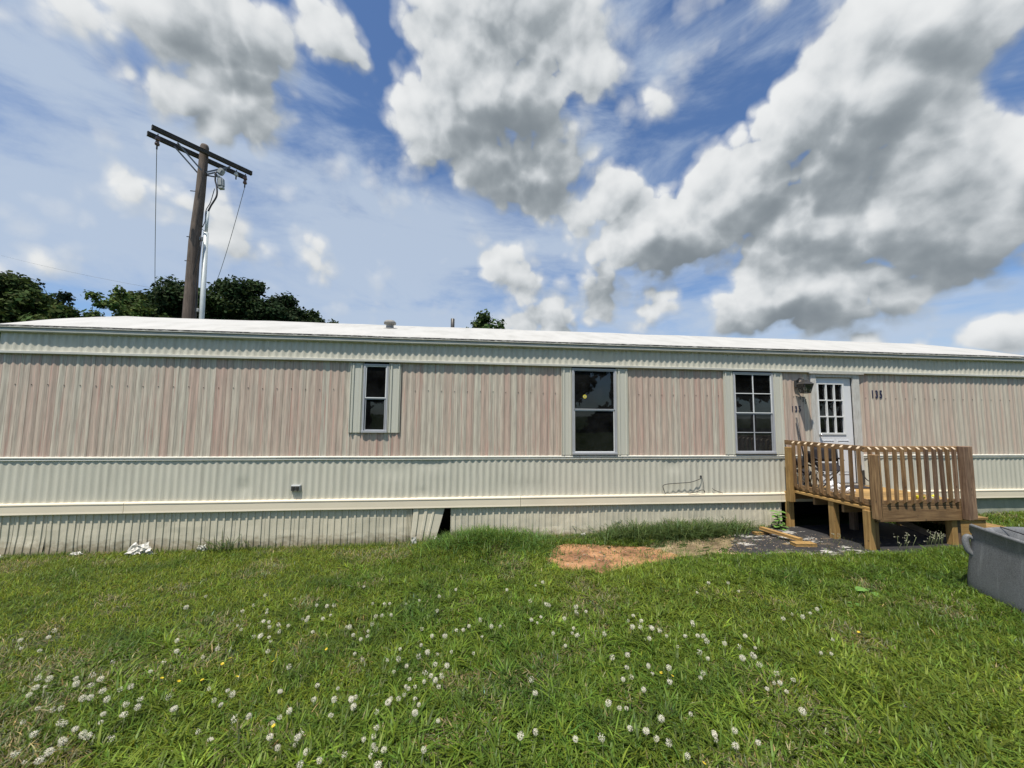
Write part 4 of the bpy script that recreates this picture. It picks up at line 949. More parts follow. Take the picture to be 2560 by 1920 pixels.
folding_chair('folded black chair leaning behind the leftmost balusters', 5.98, -.35, .10, 1.0, .66)
folding_chair('collapsed grey-legged chair lying against the back wall', 5.95, -.16, .12, .3, .52)
bm = BM(); tube(bm, [(6.10, -.17, FZ+.01), (6.055, -.10, 1.3), (5.995, -.045, 2.015)], .0125, 10)
o = obj('broom_pole', bm, M['black'], origin=(6.10, -.17, FZ)); tag(o, 'long thin black pole leaning on the wall beside the door', 'pole')
def lump(name, label, cat, x, y, z, sx, sy, sz, mat, seed, sub=4, amp=.5):
    bm = BM(); bmesh.ops.create_icosphere(bm, subdivisions=sub, radius=1.)
    for v in bm.verts:
        n = v.co.copy(); a = float(fbm(n.x*2.2+seed, n.y*2.2+n.z*1.7, seed, 3)); b_ = abs(float(fbm(n.x*5+seed, n.z*5+n.y*3, seed+4, 2))-.5)
        k = 1+amp*(a-.5)*2-amp*b_*1.2; v.co = Vector((x+n.x*sx*k, y+n.y*sy*k, z+max(0, (n.z*k+.75))*sz*.6))
    o = obj(name, bm, M[mat], origin=(x, y, z)); tag(o, label, cat); return o
lump('plastic_bag', 'crumpled white plastic bag on the deck behind the left balusters', 'bag', 6.10, -.62, FZ, .10, .12, .17, 'bag', 3)
lump('plastic_bag', 'smaller white and black plastic bag right of the crumpled one', 'bag', 6.24, -.75, FZ, .07, .06, .10, 'bag', 9)
lump('yellow_bag', 'bright yellow crumpled packet behind the front balusters', 'packet', 6.95, -1.20, FZ, .06, .05, .06, 'yellowbag', 5, 3)
lump('yellow_bag', 'smaller yellow-green packet beside the brown one, further right', 'packet', 7.30, -1.15, FZ, .05, .05, .05, 'yellowbag', 15, 3)
lump('brown_bag', 'small brown packet lying between the two yellow packets', 'packet', 7.13, -1.2, FZ, .05, .04, .04, 'paper', 25, 3)
bm = BM(); box(bm, 6.56, 7.16, -.36, -.08, FZ, FZ+.014, .004); o = obj('door_mat', bm, M['fabric'], origin=(6.86, -.22, FZ)); tag(o, 'dark flat door mat in front of the white door', 'mat')
bm = BM(); tube(bm, smooth_path([(7.27, -.06, 1.06), (7.29, -.07, .95), (7.34, -.09, .87), (7.5, -.08, .83), (7.62, -.1, .79)], 6), .008, 7)
box(bm, 7.235, 7.295, -.085, -.034, .80, 1.06, .008)
o = obj('wall_cord', bm, M['bronze'], origin=(7.27, -.06, .78)); tag(o, 'brown box with a drooping cord at the right foot of the door', 'cord')
# loose boards on the black sheet
def board(label, a, b, w, h):
    z = max(gz(a[0], a[1]), gz(b[0], b[1]))+.012; bm = BM(); beam(bm, (a[0], a[1], z+h/2+a[2]), (b[0], b[1], z+h/2+b[2]), w, h, bev=.003)
    o = obj('loose_board', bm, M['newy'], origin=((a[0]+b[0])/2, (a[1]+b[1])/2, z)); tag(o, label, 'board', 'loose boards beside the deck')
board('longest loose board lying across the black sheet', (4.90, -.42, .028), (5.00, -1.08, .04), .085, .038)
board('short flat board under the near end of the longest one', (4.80, -1.16, 0), (5.10, -1.20, 0), .13, .04)
board('short golden board under the far end of the longest one', (4.74, -.46, 0), (5.02, -.44, 0), .10, .028)

# ------------------------------------------------------------------ grey tub
tub = thing('plastic_tub', 'large grey moulded plastic tub standing in the grass at the right edge', 'tub', (5.9, -3.4, gz(5.4, -3.2)))
def tub_ring(scale, z, dip=0):
    # rounded outline, near-left wall runs from the far corner (5.30,-2.87) towards the camera
    base = [(5.385, -2.86), (5.245, -3.14), (5.10, -3.46), (5.05, -3.80), (5.12, -4.15), (5.4, -4.4), (5.95, -4.45), (6.55, -4.3), (6.9, -3.9), (6.95, -3.4), (6.75, -2.95), (6.35, -2.72), (5.95, -2.68), (5.58, -2.74)]
    P = smooth_path([(a, b, 0) for a, b in base+[base[0]]], 5)[:-1]; cx, cy = 6.0, -3.55; out = []
    for i, p in enumerate(P):
        t = i/len(P); zz = z
        if dip: zz -= dip*min(1, max(0, (t-.5)/.25))*min(1, max(0, (.995-t)/.05))
        k = scale if scale < 1 else 1+(scale-1)*1.1
        out.append((cx+(p.x-cx)*k, cy+(p.y-cy)*k, zz))
    return out
g0 = gz(5.2, -3.1)
bm = BM(); prev = None; levels = [(1.05, g0-.05), (1.065, g0+.03), (1.06, g0+.12), (1.04, g0+.3), (1.015, g0+.5), (1.0, .845), (1.018, .862), (1.022, .88), (1.005, .893), (.985, .885), (.965, .85), (.93, g0+.45), (.89, g0+.15), (.8, g0+.05), (.3, g0+.04)]
rings = []
for sc, z in levels:
    rings.append([bm.verts.new(p) for p in tub_ring(sc, z, .10 if z > .8 else 0)])
for a, b in zip(rings, rings[1:]):
    n = len(a)
    for k in range(n): bm.faces.new((a[k], b[k], b[(k+1) % n], a[(k+1) % n])).smooth = True
bm.faces.new(rings[-1]); bm.faces.new(rings[0][::-1]); bmesh.ops.recalc_face_normals(bm, faces=bm.faces[:])
obj('tub_shell', bm, M['tub'], tub)
bm = BM(); tube(bm, smooth_path([(5.39, -2.86, .74), (5.36, -2.83, .755), (5.345, -2.82, .72), (5.34, -2.825, .66), (5.35, -2.84, .60), (5.385, -2.87, .56)], 6), [.022+.006*math.sin(i*.1) for i in range(31)], 10)
obj('tub_handle', bm, M['tub'], tub)
bm = BM(); tube(bm, smooth_path([(6.0, -2.69, .80), (6.08, -2.80, .76), (6.15, -2.86, .72), (6.2, -2.93, .66)], 5), .007, 6); obj('tub_cord', bm, M['cable'], tub)
bm = BM(); bmesh.ops.create_icosphere(bm, subdivisions=3, radius=.09, matrix=Matrix.Translation((4.95, -3.55, gz(4.95, -3.55)+.03)) @ Matrix.Diagonal((1, .8, .6, 1)))
for v in bm.verts: v.co += v.co.normalized()*(float(fbm(v.co.x*20, v.co.y*20+v.co.z*15, 4, 2))-.5)*.03
o = obj('stone', bm, simple('pale_stone', (.36, .35, .28), .9, var=.25, vscale=15), origin=(4.95, -3.55, .2)); tag(o, 'pale mossy stone at the near foot of the grey tub', 'stone')

# ------------------------------------------------------------------ utility pole
PX, PY = -7.70, 5.0; PB = gz(PX, PY)
up = thing('utility_pole', 'tall brown wooden utility pole with double crossarm behind the roof', 'utility pole', (PX, PY, PB))
bm = BM(); tube(bm, [(PX-.01, PY, PB-.2), (PX-.01, PY, 3), (PX-.015, PY, 4.8), (PX-.035, PY, 6.8), (PX+.02, PY, 8.3), (PX+.035, PY, 9.64), (PX+.035, PY, 9.70)], [.178, .168, .158, .136, .116, .104, .085], 20); obj('pole', bm, M['polewood'], up, True)
ad = Vector((1.52, 1.75, 0)).normalized(); pn = Vector((-ad.y, ad.x, 0)); ac = Vector((PX+.02, PY, 9.40))
for s, l in ((1, 'far crossarm'), (-1, 'near crossarm')):
    bm = BM(); c0 = ac+pn*s*.20; beam(bm, c0-ad*1.16, c0+ad*1.16, .09, .105, bev=.006); obj('crossarm', bm, M['armwood'], up, label=l)
for s in (1, -1):
    for sd in (1, -1):
        bm = BM(); a = ac+pn*s*.13+ad*sd*.62+Vector((0, 0, -.06)); b = Vector((PX+.02, PY, 8.86))+pn*s*.13+ad*sd*.05; beam(bm, a, b, .012, .04); obj('brace', bm, M['wire'], up)
def insulator(p, mat, n=2):
    bm = BM(); x, y, z = p; tube(bm, [(x, y, z), (x, y, z-.08)], .012, 6, 0)
    for k in range(n): lathe(bm, (x, y, z-.19-.13*k), [(.02, 0), (.05, .01), (.055, .05), (.03, .075), (.045, .09), (.03, .115), (.015, .12)], 12, 1)
    tube(bm, [(x, y, z-.07-.13*n), (x, y, z-.17-.13*n)], .018, 6, 0); obj('insulator', bm, [M['bronze'], M[mat]], up)
iL = ac-ad*1.02+Vector((0, 0, -.07)); iR = ac+ad*1.02+Vector((0, 0, -.07)); iM = ac+ad*.78+Vector((0, 0, -.07))
insulator(iL-pn*.14, 'porcelain'); insulator(iR-pn*.14, 'porcelain'); insulator(iM-pn*.14, 'whiteporc', 1)
bm = BM(); a0 = Vector((PX+.1, PY, 8.80)); a1 = Vector((-7.33, 5.02, 8.78)); tube(bm, [a0, a1, a1+Vector((.0, 0, .15))], .02, 8); obj('bracket_arm', bm, M['cable'], up, True)
for dz, dd, rot in ((.22, .12, .5), (-.10, .14, -.1)):
    bm = BM(); c = a1+ad*dd+Vector((0, 0, dz)); q = Matrix.Translation(c) @ Matrix.Rotation(rot, 4, 'Y'); 
    r = bmesh.ops.create_cube(bm, size=1., matrix=q @ Matrix.Diagonal((.15, .15, .19 if dz > 0 else .27, 1))); bmesh.ops.bevel(bm, geom=bm.edges[:], offset=.03, segments=2, affect='EDGES')
    r2 = bmesh.ops.create_cube(bm, size=1., matrix=q @ Matrix.Translation((0, 0, -.16)) @ Matrix.Diagonal((.12, .12, .06, 1)))
    obj('cable_head', bm, M['greybox'], up)
cxn = Vector((-7.45, PY-.05, 0))
bm = BM(); tube(bm, [(-7.44, PY, PB), (-7.40, PY, 4.7), (-7.455, PY, 7.1)], .062, 14); tube(bm, [(-7.455, PY, 7.08), (-7.45, PY, 7.72)], .036, 12); obj('conduit', bm, M['conduit'], up, True)
for z in (6.9, 4.85):
    bm = BM(); box(bm, -7.60, -7.47, PY-.04, PY+.04, z-.05, z+.05, .01); obj('standoff_bracket', bm, M['greybox'], up)
bm = BM()
tube(bm, smooth_path([(-7.45, PY, 7.70), (-7.38, PY, 7.9), (-7.25, PY, 8.2), (-7.28, PY+.02, 8.5), (a1.x, a1.y, a1.z-.1), (a1.x, a1.y, a1.z+.15)], 6), .022, 8)
obj('service_cable', bm, M['cable'], up, True)
bm = BM()
tube(bm, smooth_path([(a1.x, a1.y, a1.z-.35), (-7.4, PY, 8.0), (-7.5, PY, 7.75), (-7.5, PY, 7.45), (-7.56, PY, 7.25)], 6), .010, 6)
tube(bm, smooth_path([(-7.56, PY-.1, 7.2), (-7.5, PY-.1, 7.15), (-7.42, PY-.07, 7.08)], 4), .008, 6)
tube(bm, smooth_path([(-7.50, PY-.12, 6.95), (-7.52, PY-.13, 6.5), (-7.60, PY-.12, 6.0), (-7.64, PY-.1, 5.75), (-7.57, PY-.1, 5.45), (-7.50, PY-.1, 5.2), (-7.5, PY-.1, 4.5)], 6), .011, 6)
tube(bm, smooth_path([(-7.47, PY-.12, 6.9), (-7.49, PY-.12, 6.2), (-7.52, PY-.12, 5.5), (-7.48, PY-.1, 4.4)], 6), .011, 6)
obj('hanging_cable', bm, M['cable'], up, True)
for z in (8.3, 6.95, 6.25):
    bm = BM(); tube(bm, [(PX-.10, PY, z), (PX-.25, PY, z)], .012, 6); obj('climbing_step', bm, M['bronze'], up)
FP = Vector((-25.35, 29., gz(-25, 29))); FZT = 11.05
def power_line(label, a, b, sag, r=.008):
    a = Vector(a); b = Vector(b); pts = [a.lerp(b, t)-Vector((0, 0, sag*4*t*(1-t))) for t in np.linspace(0, 1, 24)]
    bm = BM(); tube(bm, pts, [r+r*1.2*t for t in np.linspace(0, 1, 24)], 5); o = obj('power_line', bm, M['wire'], origin=a); tag(o, label, 'power line', 'wires hung from the utility pole')
power_line('left thin wire hanging from the far left insulator of the crossarm', iL-pn*.14+Vector((0, 0, -.43)), (FP.x-.9, FP.y-.4, FZT+.1), .5)
power_line('right thin wire hanging from the rightmost insulator of the crossarm', iR-pn*.14+Vector((0, 0, -.43)), (-22.6, 29., 12.2), 1.1)
fp = thing('distant_utility_pole', 'distant dark pole with two short crossarms low in front of the trees', 'utility pole', tuple(FP))
bm = BM(); tube(bm, [FP+Vector((0, 0, -.3)), FP+Vector((0, 0, FZT-FP.z+.2))], [.2, .13], 12); obj('pole', bm, M['polewood'], fp, True)
for dz, L in ((0, 1.25), (-.75, .9)):
    for s in (1, -1):
        bm = BM(); c0 = Vector((FP.x, FP.y+s*.16, FZT+dz)); beam(bm, c0-Vector((L, .2, -.06)), c0+Vector((L, .2, -.06)), .1, .13); obj('crossarm', bm, M['armwood'], fp)
for s in (1, -1):
    bm = BM(); beam(bm, (FP.x+s*.9, FP.y-.2, FZT-.05), (FP.x, FP.y-.2, FZT-.9), .02, .05); obj('brace', bm, M['wire'], fp)
bm = BM()
o = None
power_line('faint level wire crossing behind the left trees', (-46, 36, 17.3), (-24.5, 33, 13.1), .3, .006)

# ------------------------------------------------------------------ trees
M['treeleaf'] = leaf_mat('tree_leaves', .2, .75, .12)
def tree(name, label, x, y, top, cr, ch, n, leaf, base, seed, group='trees behind the home', lobes=16, loose=0., trunk=.22, flat=1.):
    r = np.random.default_rng(seed); z0 = gz(x, y); t = thing(name, label, 'tree', (x, y, z0), group)
    # lobes spread through an ellipsoidal crown
    cz = top-ch*.5; L = []
    for k in range(lobes):
        d = r.normal(size=3); d /= np.linalg.norm(d); q = r.uniform(.35, .82)
        d[2] = d[2]*.8+.15
        L.append((x+d[0]*cr*q, y+d[1]*cr*q, cz+d[2]*ch*.5*q, r.uniform(.26, .44)*cr))
    L.append((x, y, top-.32*cr, .32*cr))
    L = np.array(L); k = r.integers(0, len(L), n); d = r.normal(size=(n, 3)); d /= np.linalg.norm(d, axis=1)[:, None]
    rad = L[k, 3]*(r.random(n)**.45)*(1+loose*np.abs(r.normal(0, .4, n)))
    P = L[k, :3]+d*rad[:, None]*np.array([1, 1, .72*flat]); P += r.normal(0, leaf*.6, (n, 3))
    nrm = d*.6+r.normal(0, .55, (n, 3))+np.array([0, 0, .45]); nrm /= np.linalg.norm(nrm, axis=1)[:, None]
    a = r.normal(size=(n, 3)); s = np.cross(nrm, a); s /= np.linalg.norm(s, axis=1)[:, None]; u = np.cross(nrm, s); sz = leaf*r.uniform(.45, 1.2, n)[:, None]
    V = np.stack([P-s*sz*.5, P+u*sz*.85-s*sz*.1, P+s*sz*.5+u*sz*.1, P-u*sz*.75], 1).reshape(-1, 3); F = np.arange(4*n).reshape(-1, 4)
    col = np.array(base)[None]*np.clip(1+r.normal(0, .3, n), .35, 2.)[:, None]*(.75+.5*r.random(len(L)))[k][:, None]; col[:, 0] *= 1+r.normal(0, .15, n)
    me = mesh_np('crown', V, F, False); at = me.color_attributes.new('leaf', 'FLOAT_COLOR', 'POINT')
    at.data.foreach_set('color', np.concatenate([np.repeat(np.clip(col, .003, .5), 4, 0), np.ones((4*n, 1))], 1).astype(np.float32).ravel())
    obj('crown', me, M['treeleaf'], t)
    bm = BM(); base_z = cz-ch*.35
    tube(bm, [(x, y, z0-.2), (x+.1*cr*.3, y, z0+(base_z-z0)*.5), (x, y, base_z), (x, y, cz+ch*.15)], [trunk*1.3, trunk, trunk*.85, trunk*.3], 10)
    for q in L[:min(len(L), 12)]:
        st_ = Vector((x, y, base_z+r.uniform(-.1, .3)*ch)); e = Vector(q[:3]); tube(bm, [st_, st_.lerp(e, .5)+Vector((0, 0, .05*ch)), e], [trunk*.45, trunk*.28, trunk*.08], 6)
    obj('trunk', bm, M['bark'], t, True); return t
dg = (.026, .046, .015); mg = (.045, .07, .018); lgc = (.075, .115, .03)
tree('broadleaf_tree', 'broad dark tree crown just left of the tall utility pole', -25.6, 30., 13.4, 3.2, 6, 15000, .23, dg, 1, lobes=18)
tree('broadleaf_tree', 'dark tree crown showing right behind the pole and grey conduit', -22.4, 31., 14.3, 3.2, 7, 15000, .23, (.03, .054, .016), 2, lobes=20)
tree('broadleaf_tree', 'tallest dark tree crown in the middle of the clump behind the roof', -19.3, 30., 14.2, 3.0, 7, 15000, .23, dg, 3, lobes=20)
tree('broadleaf_tree', 'dark tree crown sloping down on the right of the tallest one', -16.7, 30.5, 13.1, 2.5, 6.5, 11000, .22, (.022, .042, .016), 4)
tree('broadleaf_tree', 'lowest dark tree crown at the right end of the clump', -14.2, 30., 11.5, 2.0, 5, 7500, .2, dg, 5)
tree('broadleaf_tree', 'small ragged treetop peeking over the roof right of the clump', -12.4, 30., 10.55, 1.1, 3.2, 1600, .2, dg, 15, lobes=8, loose=.6)
tree('broadleaf_tree', 'wide low tree crown between the two big clumps', -28.6, 30., 12.5, 2.6, 5, 9000, .2, mg, 6)
tree('broadleaf_tree', 'olive green tree crown at the far left edge of the photo', -31., 23., 11.6, 3.0, 7.5, 12000, .22, mg, 7, lobes=18)
tree('broadleaf_tree', 'tall dark tree rising behind the olive green one at the left', -37.6, 29.5, 13.6, 2.9, 6, 11000, .22, (.018, .03, .014), 8)
tree('broadleaf_tree', 'narrow dark treetop right of the olive green tree', -34.4, 30., 12.3, 1.7, 6, 4000, .24, (.018, .03, .014), 9)
tree('broadleaf_tree', 'bushy green tree filling low behind the left end of the roof', -26.8, 22., 9.3, 2.3, 5, 5500, .22, mg, 10)
tree('broadleaf_tree', 'leafy green tree low in front of the wide crown', -22.4, 22., 9.5, 2.0, 4.2, 5000, .2, mg, 12)
tree('sapling', 'thin leafy sapling with sky gaps between the left trees', -21.6, 18., 8.95, .75, 4., 1300, .15, lgc, 13, lobes=7, loose=1.2, trunk=.06)
tree('sapling', 'second thin sapling right of the first sky gap at the left', -20.2, 18., 9.15, .75, 4., 1400, .15, lgc, 14, lobes=7, loose=1.2, trunk=.06)
tree('sapling', 'small leafy treetop alone above the middle of the roof', .72, 12., 7.1, .95, 2.4, 1700, .135, (.05, .085, .025), 16, group=None, lobes=10, loose=.5, trunk=.07)
# woods behind the viewer, seen only mirrored in the panes
for i, (x, y, t_, cr, ch) in enumerate(((-9, -30, 13, 6, 12.5), (9.3, -30, 12, 3.2, 11.5), (14.4, -31, 14, 5, 9.2), (20.5, -30, 13, 5.5, 12.5), (29, -30, 14, 6, 13.5), (39, -30, 13, 6, 12.5), (-1, -33, 14, 6, 13.5), (14.4, -29, 2.7, 3.6, 3.2))):
    tree('broadleaf_tree', ('big tree across the lawn facing the narrow window', 'narrow tree across the lawn facing the left edge of the stickered window', 'high-crowned tree across the lawn facing the stickered window', 'big tree across the lawn between the stickered and the eight-pane windows', 'big tree across the lawn facing the eight-pane window', 'big tree across the lawn facing the door', 'big tree straight behind the viewer', 'low bush across the lawn facing the stickered window')[i], x, y, t_, cr, ch, 7000, .6, dg, 30+i, group='trees across the lawn', lobes=26)

# ------------------------------------------------------------------ sky, sun
SUN = Vector((-.25, -.33, 1.)).normalized(); EL = math.asin(SUN.z); AZ = math.atan2(SUN.x, SUN.y)
w = bpy.data.worlds.new('World'); scene.world = w; w.use_nodes = True; nt = w.node_tree; nt.nodes.clear()
wo = nd(nt, 'ShaderNodeOutputWorld'); bg = nd(nt, 'ShaderNodeBackground'); nt.links.new(bg.outputs[0], wo.inputs[0])
SKYS = .12
sky = nd(nt, 'ShaderNodeTexSky', sky_type='NISHITA'); sky.sun_disc = False; sky.sun_elevation = EL; sky.sun_rotation = AZ
sky.altitude = 200; sky.air_density = 1.0; sky.dust_density = .6; sky.ozone_density = 2.2
CLOUDS = [(-0.3022, 0.3859, 0.1103, 0.0534, 0.322, 1), (-0.2613, 0.371, 0.0887, 0.0797, -0.075, 1.15), (-0.2454, 0.3351, 0.0712, 0.0829, -0.338, 1.05), (-0.1578, 0.416, 0.0486, 0.0425, 0.207, 0.8), (-0.3055, 0.322, 0.0528, 0.0595, 0.288, 0.85), (-0.2628, 0.2984, 0.0653, 0.0414, 0.239, 0.75), (0.0288, 0.4422, 0.1541, 0.0892, 0.069, 1.2), (0.0082, 0.3765, 0.1465, 0.087, 0.076, 1.15), (0.0696, 0.3023, 0.1342, 0.0653, -0.121, 1), (0.1093, 0.4143, 0.0696, 0.068, 0.01, 0.85), (-0.0473, 0.411, 0.0674, 0.0658, 0.12, 0.7), (0.4622, 0.4091, 0.1249, 0.097, 0.142, 1.25), (0.4345, 0.3352, 0.1193, 0.1183, 0.608, 1.25), (0.3331, 0.2835, 0.1555, 0.0907, 0.603, 1.2), (0.4996, 0.2693, 0.12, 0.1205, -0.207, 1.15), (0.5584, 0.256, 0.053, 0.0963, -0.24, 1), (0.2331, 0.2256, 0.1645, 0.0693, 0.319, 1.15), (0.4252, 0.2249, 0.1665, 0.1091, 0.082, 1.25), (0.3876, 0.1401, 0.1477, 0.0576, 0.037, 1.05), (0.5185, 0.1941, 0.1063, 0.0757, -0.163, 1.05), (0.1817, 0.2623, 0.0597, 0.0539, 0.497, 0.8), (0.4659, 0.1584, 0.067, 0.0493, -0.109, 0.9), (0.057, 0.1749, 0.0776, 0.0648, 0.028, 0.52), (0.118, 0.1303, 0.1709, 0.0514, 0.008, 0.55), (0.1574, 0.1761, 0.1319, 0.06, -0.006, 0.5), (0.2426, 0.1545, 0.1245, 0.045, -0.03, 0.5), (0.4622, 0.0977, 0.0405, 0.0276, -0.063, 0.64), (0.4978, 0.0976, 0.0248, 0.0223, -0.072, 0.55), (0.5526, 0.0848, 0.0639, 0.0382, -0.075, 0.6), (0.2294, 0.1246, 0.1167, 0.0356, -0.019, 0.5), (-0.3182, 0.2209, 0.0722, 0.0535, -0.106, 0.5), (-0.2695, 0.2008, 0.051, 0.0438, -0.247, 0.46), (-0.4111, 0.1356, 0.0503, 0.0339, 0.067, 0.5), (-0.1832, 0.1789, 0.0425, 0.0486, 0.942, 0.42), (0.1962, 0.3833, 0.0732, 0.0498, -0.048, 0.4), (-0.3965, 0.342, 0.0366, 0.0245, 0.391, 0.34), (-0.2778, 0.5951, 0.2678, 0.0773, 0.455, 0.9), (0.3428, 0.6764, 0.2743, 0.0734, -0.287, 0.9)]  # last two blobs lie above the view, added to whiten the ambient light
DARKS = [(0.064, 0.315, 0.1384, 0.0682, 0.036, 1.2), (0.0199, 0.4382, 0.118, 0.0399, 0.075, 0.5), (0.4102, 0.2817, 0.1374, 0.0729, 0.389, 1.25), (0.2643, 0.1858, 0.2019, 0.0421, 0.102, 1.4), (0.5116, 0.1743, 0.1095, 0.0437, 0.111, 0.9), (0.5504, 0.1439, 0.0702, 0.0293, -0.134, 0.8), (-0.2493, 0.3305, 0.1031, 0.0653, 0.246, 0.6), (0.3772, 0.1047, 0.1433, 0.0268, 0.059, 1.2), (-0.2817, 0.3836, 0.0677, 0.0321, 0.301, 0.3), (0.4638, 0.3706, 0.0863, 0.0486, 0.182, 0.4), (0.1081, 0.1147, 0.2599, 0.0258, 0.01, 0.5)]
grp = bpy.data.node_groups.new('cloud_field', 'ShaderNodeTree')
grp.interface.new_socket('Dir', in_out='INPUT', socket_type='NodeSocketVector')
grp.interface.new_socket('Density', in_out='OUTPUT', socket_type='NodeSocketFloat')
grp.interface.new_socket('Fine', in_out='OUTPUT', socket_type='NodeSocketFloat')
gi = nd(grp, 'NodeGroupInput'); go = nd(grp, 'NodeGroupOutput')
def stereo(nt, vec):
    s = nd(nt, 'ShaderNodeSeparateXYZ'); nt.links.new(vec, s.inputs[0]); k = math_(nt, 'MAXIMUM', math_(nt, 'ADD', s.outputs[1], 1.), .02)
    c = nd(nt, 'ShaderNodeCombineXYZ'); nt.links.new(math_(nt, 'DIVIDE', s.outputs[0], k), c.inputs[0]); nt.links.new(math_(nt, 'DIVIDE', s.outputs[2], k), c.inputs[1]); return c.outputs[0], s
def vnoise_col(nt, vec, scale, detail, amp):
    n = nd(nt, 'ShaderNodeTexNoise'); n.inputs['Scale'].default_value = scale; n.inputs['Detail'].default_value = detail; nt.links.new(vec, n.inputs['Vector'])
    a = nd(nt, 'ShaderNodeVectorMath', operation='SUBTRACT'); nt.links.new(n.outputs['Color'], a.inputs[0]); a.inputs[1].default_value = (.5, .5, .5)
    m = nd(nt, 'ShaderNodeVectorMath', operation='MULTIPLY'); nt.links.new(a.outputs[0], m.inputs[0]); m.inputs[1].default_value = (amp, amp, 0); return m.outputs[0]
def vadd(nt, a, b):
    m = nd(nt, 'ShaderNodeVectorMath', operation='ADD'); nt.links.new(a, m.inputs[0])
    if isinstance(b, bpy.types.NodeSocket): nt.links.new(b, m.inputs[1])
    else: m.inputs[1].default_value = b
    return m.outputs[0]
def blob_sum(nt, vec, blobs, mode='MAXIMUM'):
    acc = None
    for (x, y, rx, ry, ang, amp) in blobs:
        mp = nd(nt, 'ShaderNodeMapping', vector_type='TEXTURE'); mp.inputs['Location'].default_value = (x, y, 0); mp.inputs['Rotation'].default_value = (0, 0, ang); mp.inputs['Scale'].default_value = (rx, ry, 1)
        nt.links.new(vec, mp.inputs[0]); gr = nd(nt, 'ShaderNodeTexGradient', gradient_type='SPHERICAL'); nt.links.new(mp.outputs[0], gr.inputs[0])
        v = math_(nt, 'MULTIPLY', gr.outputs['Fac'], amp)
        if acc is None: acc = v
        elif mode == 'MAXIMUM': acc = math_(nt, 'SMOOTH_MAX', acc, v, .12)
        else: acc = math_(nt, 'ADD', acc, v)
    return acc
st2, _ = stereo(grp, gi.outputs[0])
wv = vadd(grp, st2, vnoise_col(grp, gi.outputs[0], 5., 3, .11)); 
shape = blob_sum(grp, wv, CLOUDS)
fb = nd(grp, 'ShaderNodeTexNoise'); fb.inputs['Scale'].default_value = 6.5; fb.inputs['Detail'].default_value = 7; fb.inputs['Roughness'].default_value = .6; fb.inputs['Distortion'].default_value = 0.; grp.links.new(gi.outputs[0], fb.inputs['Vector'])
vo = nd(grp, 'ShaderNodeTexVoronoi', feature='F1'); vo.inputs['Scale'].default_value = 10.; vo.inputs['Detail'].default_value = 1.6; vo.inputs['Roughness'].default_value = .55; vo.inputs['Lacunarity'].default_value = 2.3
grp.links.new(vadd(grp, gi.outputs[0], vnoise_col(grp, gi.outputs[0], 9., 2, .07)), vo.inputs['Vector'])
den = math_(grp, 'ADD', math_(grp, 'MULTIPLY', shape, 1.95), math_(grp, 'ADD', math_(grp, 'MULTIPLY', math_(grp, 'SUBTRACT', fb.outputs['Fac'], .5), 1.15), math_(grp, 'MULTIPLY', math_(grp, 'SUBTRACT', .36, math_(grp, 'MULTIPLY', vo.outputs['Distance'], vo.outputs['Distance'])), .62)))
grp.links.new(den, go.inputs[0]); grp.links.new(fb.outputs['Fac'], go.inputs[1])
tc = nd(nt, 'ShaderNodeTexCoord'); D = tc.outputs['Generated']
g1 = nd(nt, 'ShaderNodeGroup', node_tree=grp); nt.links.new(D, g1.inputs[0])
g2 = nd(nt, 'ShaderNodeGroup', node_tree=grp); nt.links.new(vadd(nt, D, (-.020, -.007, .028)), g2.inputs[0])
def mrange(nt, v, a, b, c=0., d=1., smooth=True):
    m = nd(nt, 'ShaderNodeMapRange', interpolation_type='SMOOTHSTEP' if smooth else 'LINEAR'); m.inputs[1].default_value = a; m.inputs[2].default_value = b; m.inputs[3].default_value = c; m.inputs[4].default_value = d
    nt.links.new(v, m.inputs[0]); return m.outputs[0]
alpha = math_(nt, 'ADD', mrange(nt, g1.outputs[0], -.02, .46, 0., .50), mrange(nt, g1.outputs[0], .32, .56, 0., .50))
lit = math_(nt, 'SUBTRACT', g1.outputs[0], g2.outputs[0])         # >0 where the cloud thins towards the sun
thick = mrange(nt, g1.outputs[0], .5, 1.5)
fine_n = nd(nt, 'ShaderNodeTexNoise'); fine_n.inputs['Scale'].default_value = 17; fine_n.inputs['Detail'].default_value = 7; fine_n.inputs['Roughness'].default_value = .6; fine_n.inputs['Distortion'].default_value = .1; nt.links.new(D, fine_n.inputs['Vector'])
sv, _s = stereo(nt, D); dwarp = vadd(nt, sv, vnoise_col(nt, D, 4., 4, .16)); dark = blob_sum(nt, dwarp, DARKS, 'ADD')
lum = math_(nt, 'SUBTRACT', math_(nt, 'ADD', .50, math_(nt, 'MULTIPLY', lit, 1.2)), math_(nt, 'ADD', math_(nt, 'MULTIPLY', thick, .30), math_(nt, 'MULTIPLY', dark, 1.25)))
lum = math_(nt, 'ADD', lum, math_(nt, 'MULTIPLY', math_(nt, 'SUBTRACT', fine_n.outputs['Fac'], .5), .9))
lum = math_(nt, 'ADD', math_(nt, 'MULTIPLY', math_(nt, 'TANH', lum), .36), .60)
ccol = ramp(nt, lum, [(.22, (.20, .235, .265)), (.45, (.37, .41, .44)), (.7, (.63, .665, .69)), (1., (.96, .97, .97))])
